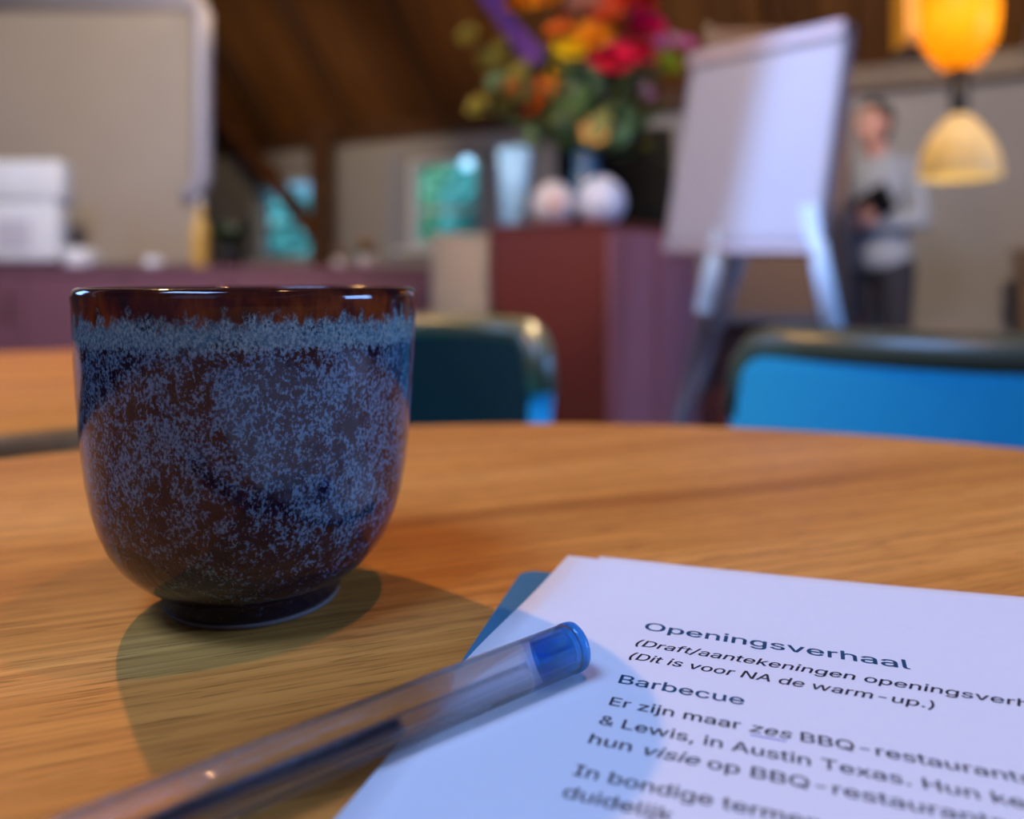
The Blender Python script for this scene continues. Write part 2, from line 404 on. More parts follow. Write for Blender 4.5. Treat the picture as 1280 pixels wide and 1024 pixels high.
# ------------------------------------------------------------------ the cup
CX, CY = -0.0613, 0.1900
def glaze():
    s = NT('reactive_glaze')
    tc = s.n('TexCoord'); sep = s.n('SeparateXYZ'); s.l(tc.outputs['Object'], sep.inputs[0])
    z = sep.outputs['Z']
    v = s.mapping(scale=(1, 1, 0.75))
    vr = s.mapping(scale=(1, 1, 0.16))
    big = s.noise(v, 110, 3, 0.55)
    med = s.noise(v, 520, 3, 0.6, 0.3)
    vo = s.n('TexVoronoi'); vo.inputs['Scale'].default_value = 900; s.l(v, vo.inputs['Vector'])
    fine = s.noise(v, 1700, 3, 0.65, 0.2)
    run = s.noise(vr, 300, 3, 0.6)
    # height profile of speckle density
    zn = s.math('MULTIPLY', z, 1 / 0.0735)
    dens = s.ramp(zn, [(0.0, 0.22), (0.10, 0.36), (0.30, 0.56), (0.60, 0.64), (0.825, 0.60), (0.855, 0.94)])
    dens_l = s.n('SeparateColor'); s.l(dens, dens_l.inputs[0])
    d = dens_l.outputs[0]
    val = s.math('ADD', s.math('MULTIPLY', fine, 0.50), s.math('ADD', s.math('MULTIPLY', med, 0.48), s.math('ADD', s.math('MULTIPLY', big, 0.26), 0.10)))
    thr = s.math('ADD', s.math('MULTIPLY', d, 0.36), -0.21)
    k = s.math('ADD', val, thr)                                   # ~0.6..0.95
    mask = s.ramp(k, [(0.700, 0.0), (0.735, 0.55), (0.79, 1.0)])
    body = s.ramp(med, [(0.35, (0.006, 0.003, 0.012)), (0.52, (0.022, 0.005, 0.014)), (0.75, (0.010, 0.006, 0.026))])
    spk = s.ramp(s.noise(v, 1700, 2, 0.6), [(0.38, (0.014, 0.032, 0.066)), (0.60, (0.095, 0.160, 0.22))])
    bandf = s.ramp(zn, [(0.815, 0.0), (0.85, 1.0)])
    spk = s.mix(bandf, spk, s.ramp(fine, [(0.4, (0.05, 0.11, 0.15)), (0.65, (0.22, 0.28, 0.26))]))
    c = s.mix(mask, body, spk)
    # rust brown lip with a ragged lower edge
    edge = s.math('ADD', zn, s.math('MULTIPLY', s.math('SUBTRACT', s.math('ADD', s.math('MULTIPLY', run, 0.45), s.math('MULTIPLY', med, 0.55)), 0.5), 0.24))
    lip = s.ramp(edge, [(0.895, 0.0), (0.925, 1.0)])
    rust = s.ramp(s.math('ADD', s.math('MULTIPLY', big, 0.65), s.math('MULTIPLY', run, 0.35)), [(0.36, (0.018, 0.006, 0.010)), (0.48, (0.070, 0.011, 0.006)), (0.62, (0.17, 0.032, 0.007))])
    rust = s.mix(s.ramp(zn, [(0.965, 0.0), (0.995, 0.6)]), rust, (0.012, 0.006, 0.006))
    c = s.mix(lip, c, rust)
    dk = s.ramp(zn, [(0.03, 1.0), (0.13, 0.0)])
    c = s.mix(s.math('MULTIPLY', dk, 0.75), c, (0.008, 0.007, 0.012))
    s.l(c, s.b.inputs['Base Color'])
    s.b.inputs['Roughness'].default_value = 0.10
    s.b.inputs['Specular IOR Level'].default_value = 0.5
    s.l(s.ramp(fine, [(0.3, 0.04), (0.7, 0.10)]), s.b.inputs['Roughness'])
    s.bump(s.math('ADD', s.math('MULTIPLY', mask, 0.5), s.math('MULTIPLY', med, 0.8)), 0.035, 0.0005)
    return s.m
GLAZE = glaze()
cup = thing('cup', 'dark blue speckled ceramic cup with rust brown rim on the oak table', 'cup', (CX, CY, TZ))
k_ = 1.028
outer = [(0.0182, 0.0009), (0.0197, 0.0014), (0.0203, 0.0026), (0.0206, 0.0050), (0.0222, 0.0061), (0.0248, 0.0078), (0.0272, 0.0099), (0.0296, 0.0127),
         (0.0317, 0.0163), (0.0333, 0.0203), (0.0346, 0.0250), (0.0356, 0.0305), (0.0363, 0.0365), (0.0369, 0.0430), (0.0374, 0.0500),
         (0.0378, 0.0570), (0.0381, 0.0640), (0.0382, 0.0695)]
H_ = 0.0733
lipc = [(0.0384 - 0.0016 + 0.0016 * math.cos(t), H_ - 0.0022 + 0.0022 * math.sin(t)) for t in [math.pi * i / 10 for i in range(11)]]
inner = [(0.0350, 0.060), (0.0346, 0.050), (0.0340, 0.040), (0.0326, 0.028), (0.0300, 0.018), (0.0250, 0.011), (0.016, 0.0078), (0, 0.007)]
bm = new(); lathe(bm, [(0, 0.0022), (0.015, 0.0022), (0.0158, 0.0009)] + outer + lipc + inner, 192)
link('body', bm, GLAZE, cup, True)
bm = new(); lathe(bm, [(0.0158, 0.0002), (0.0193, 0.0002), (0.0199, 0.0012), (0.0190, 0.0018), (0.0158, 0.0016), (0.0158, 0.0002)], 128)
o = link('foot_ring', bm, mat('bare_stoneware', (0.13, 0.10, 0.09), 0.85), cup, True); o['label'] = 'pale unglazed foot ring'
bm = new(); lathe(bm, [(0, 0.0135), (0.0276, 0.0135), (0.0274, 0.0138), (0, 0.0138)], 64)
o = link('coffee', bm, mat('coffee', (0.02, 0.008, 0.003), 0.05), cup, True)

# ------------------------------------------------------------------ folder, paper sheets, print
UR = Vector((0.937, -0.350, 0)); UD = Vector((-0.350, -0.937, 0))
PT = Vector((0.0148, 0.2119, 0))
def gp(px, py): D = (CAMZ - TZ) / ((py - 350) / 1000); return Vector(((px - 640) / 1000 * D, D, 0))
def uv(px, py): q = gp(px, py) - PT; return q.dot(UR), q.dot(UD)
def lift(u, v):
    z = 0.0032 * max(0, min(u, 0.16) / 0.106) ** 1.6 * math.exp(-max(v, 0) / 0.018)
    return z
def make_sheet(label, du, dv, rot, z0, m, curl=1.0):
    root = bpy.data.objects.new('paper_sheet', None)
    bm = new(); nu, nv = 42, 60; W, L = 0.210, 0.297
    cr, sr = math.cos(rot), math.sin(rot); grid = []
    for top in (1, 0):
        g = []
        for i in range(nu + 1):
            row = []
            for j in range(nv + 1):
                u = W * i / nu; v = L * (j / nv) ** 1.3
                edge = -0.0018 * math.exp(-((v - 0.062) / 0.028) ** 2) * (1 - i / nu) ** 3
                uu = du + u * cr - v * sr + edge; vv = dv + u * sr + v * cr
                q = PT + UR * uu + UD * vv
                row.append(bm.verts.new((q.x, q.y, TZ + z0 + lift(uu, vv) * curl + (0.00012 if top else 0))))
            g.append(row)
        grid.append(g)
    T, B = grid
    for i in range(nu):
        for j in range(nv):
            bm.faces.new((T[i][j], T[i][j + 1], T[i + 1][j + 1], T[i + 1][j])); bm.faces.new((B[i][j], B[i + 1][j], B[i + 1][j + 1], B[i][j + 1]))
    for i in range(nu):
        for j in (0, nv): bm.faces.new((T[i][j], T[i + 1][j], B[i + 1][j], B[i][j]))
    for j in range(nv):
        for i in (0, nu): bm.faces.new((T[i][j], B[i][j], B[i][j + 1], T[i][j + 1]))
    o = link('paper_sheet', bm, m, None, True); tag(o, label, 'paper')
    return o
PAPER = mat('white_paper', (0.80, 0.80, 0.82), 0.75, spec=0.25, var=0.015, scale=400, bump=0.05)
sheet = make_sheet('white printed sheet with typed text, topmost of the paper stack', 0, 0, 0.0, 0.0019, PAPER)
make_sheet('white sheet whose corner peeks out behind the printed page', 0.0079, -0.0034, R(0.3), 0.0015, PAPER, 0.9)
make_sheet('white sheet lowest in the stack, directly on the teal folder', 0.004, 0.003, R(-0.2), 0.0012, PAPER, 0.6)
# teal folder
fc = gp(653, 717.5); fdn = (gp(582, 825) - fc).normalized(); frt = Vector((-fdn.y, fdn.x, 0))
pts = []
def corner(c, a0, r=0.004):
    return [c + (frt * math.cos(t) - fdn * math.sin(t)) * r for t in [a0 + R(90) * i / 5 for i in range(6)]]
Wf, Lf, r_ = 0.222, 0.31, 0.004
pts += corner(fc + frt * (Wf - r_) + fdn * r_, 0) + corner(fc + frt * r_ + fdn * r_, R(90)) + corner(fc + frt * r_ + fdn * (Lf - r_), R(180)) + corner(fc + frt * (Wf - r_) + fdn * (Lf - r_), R(270))
root = thing('folder', 'teal blue card folder lying under the white papers', 'folder', (0, 0, TZ))
TEAL = mat('teal_card', (0.045, 0.20, 0.33), 0.6, var=0.05, scale=200)
bm = new(); prism(bm, [p + Vector((0, 0, 0.0001)) for p in pts], Vector((0, 0, 0.0004))); link('back_cover', bm, TEAL, root)
bm = new(); prism(bm, [p + Vector((0, 0, 0.0006)) for p in pts], Vector((0, 0, 0.0004))); link('front_cover', bm, TEAL, root)

INK = mat('black_ink', (0.03, 0.03, 0.05), 0.7, var=0.02)
TINK = mat('teal_ink', (0.018, 0.105, 0.21), 0.7, var=0.02)
import json
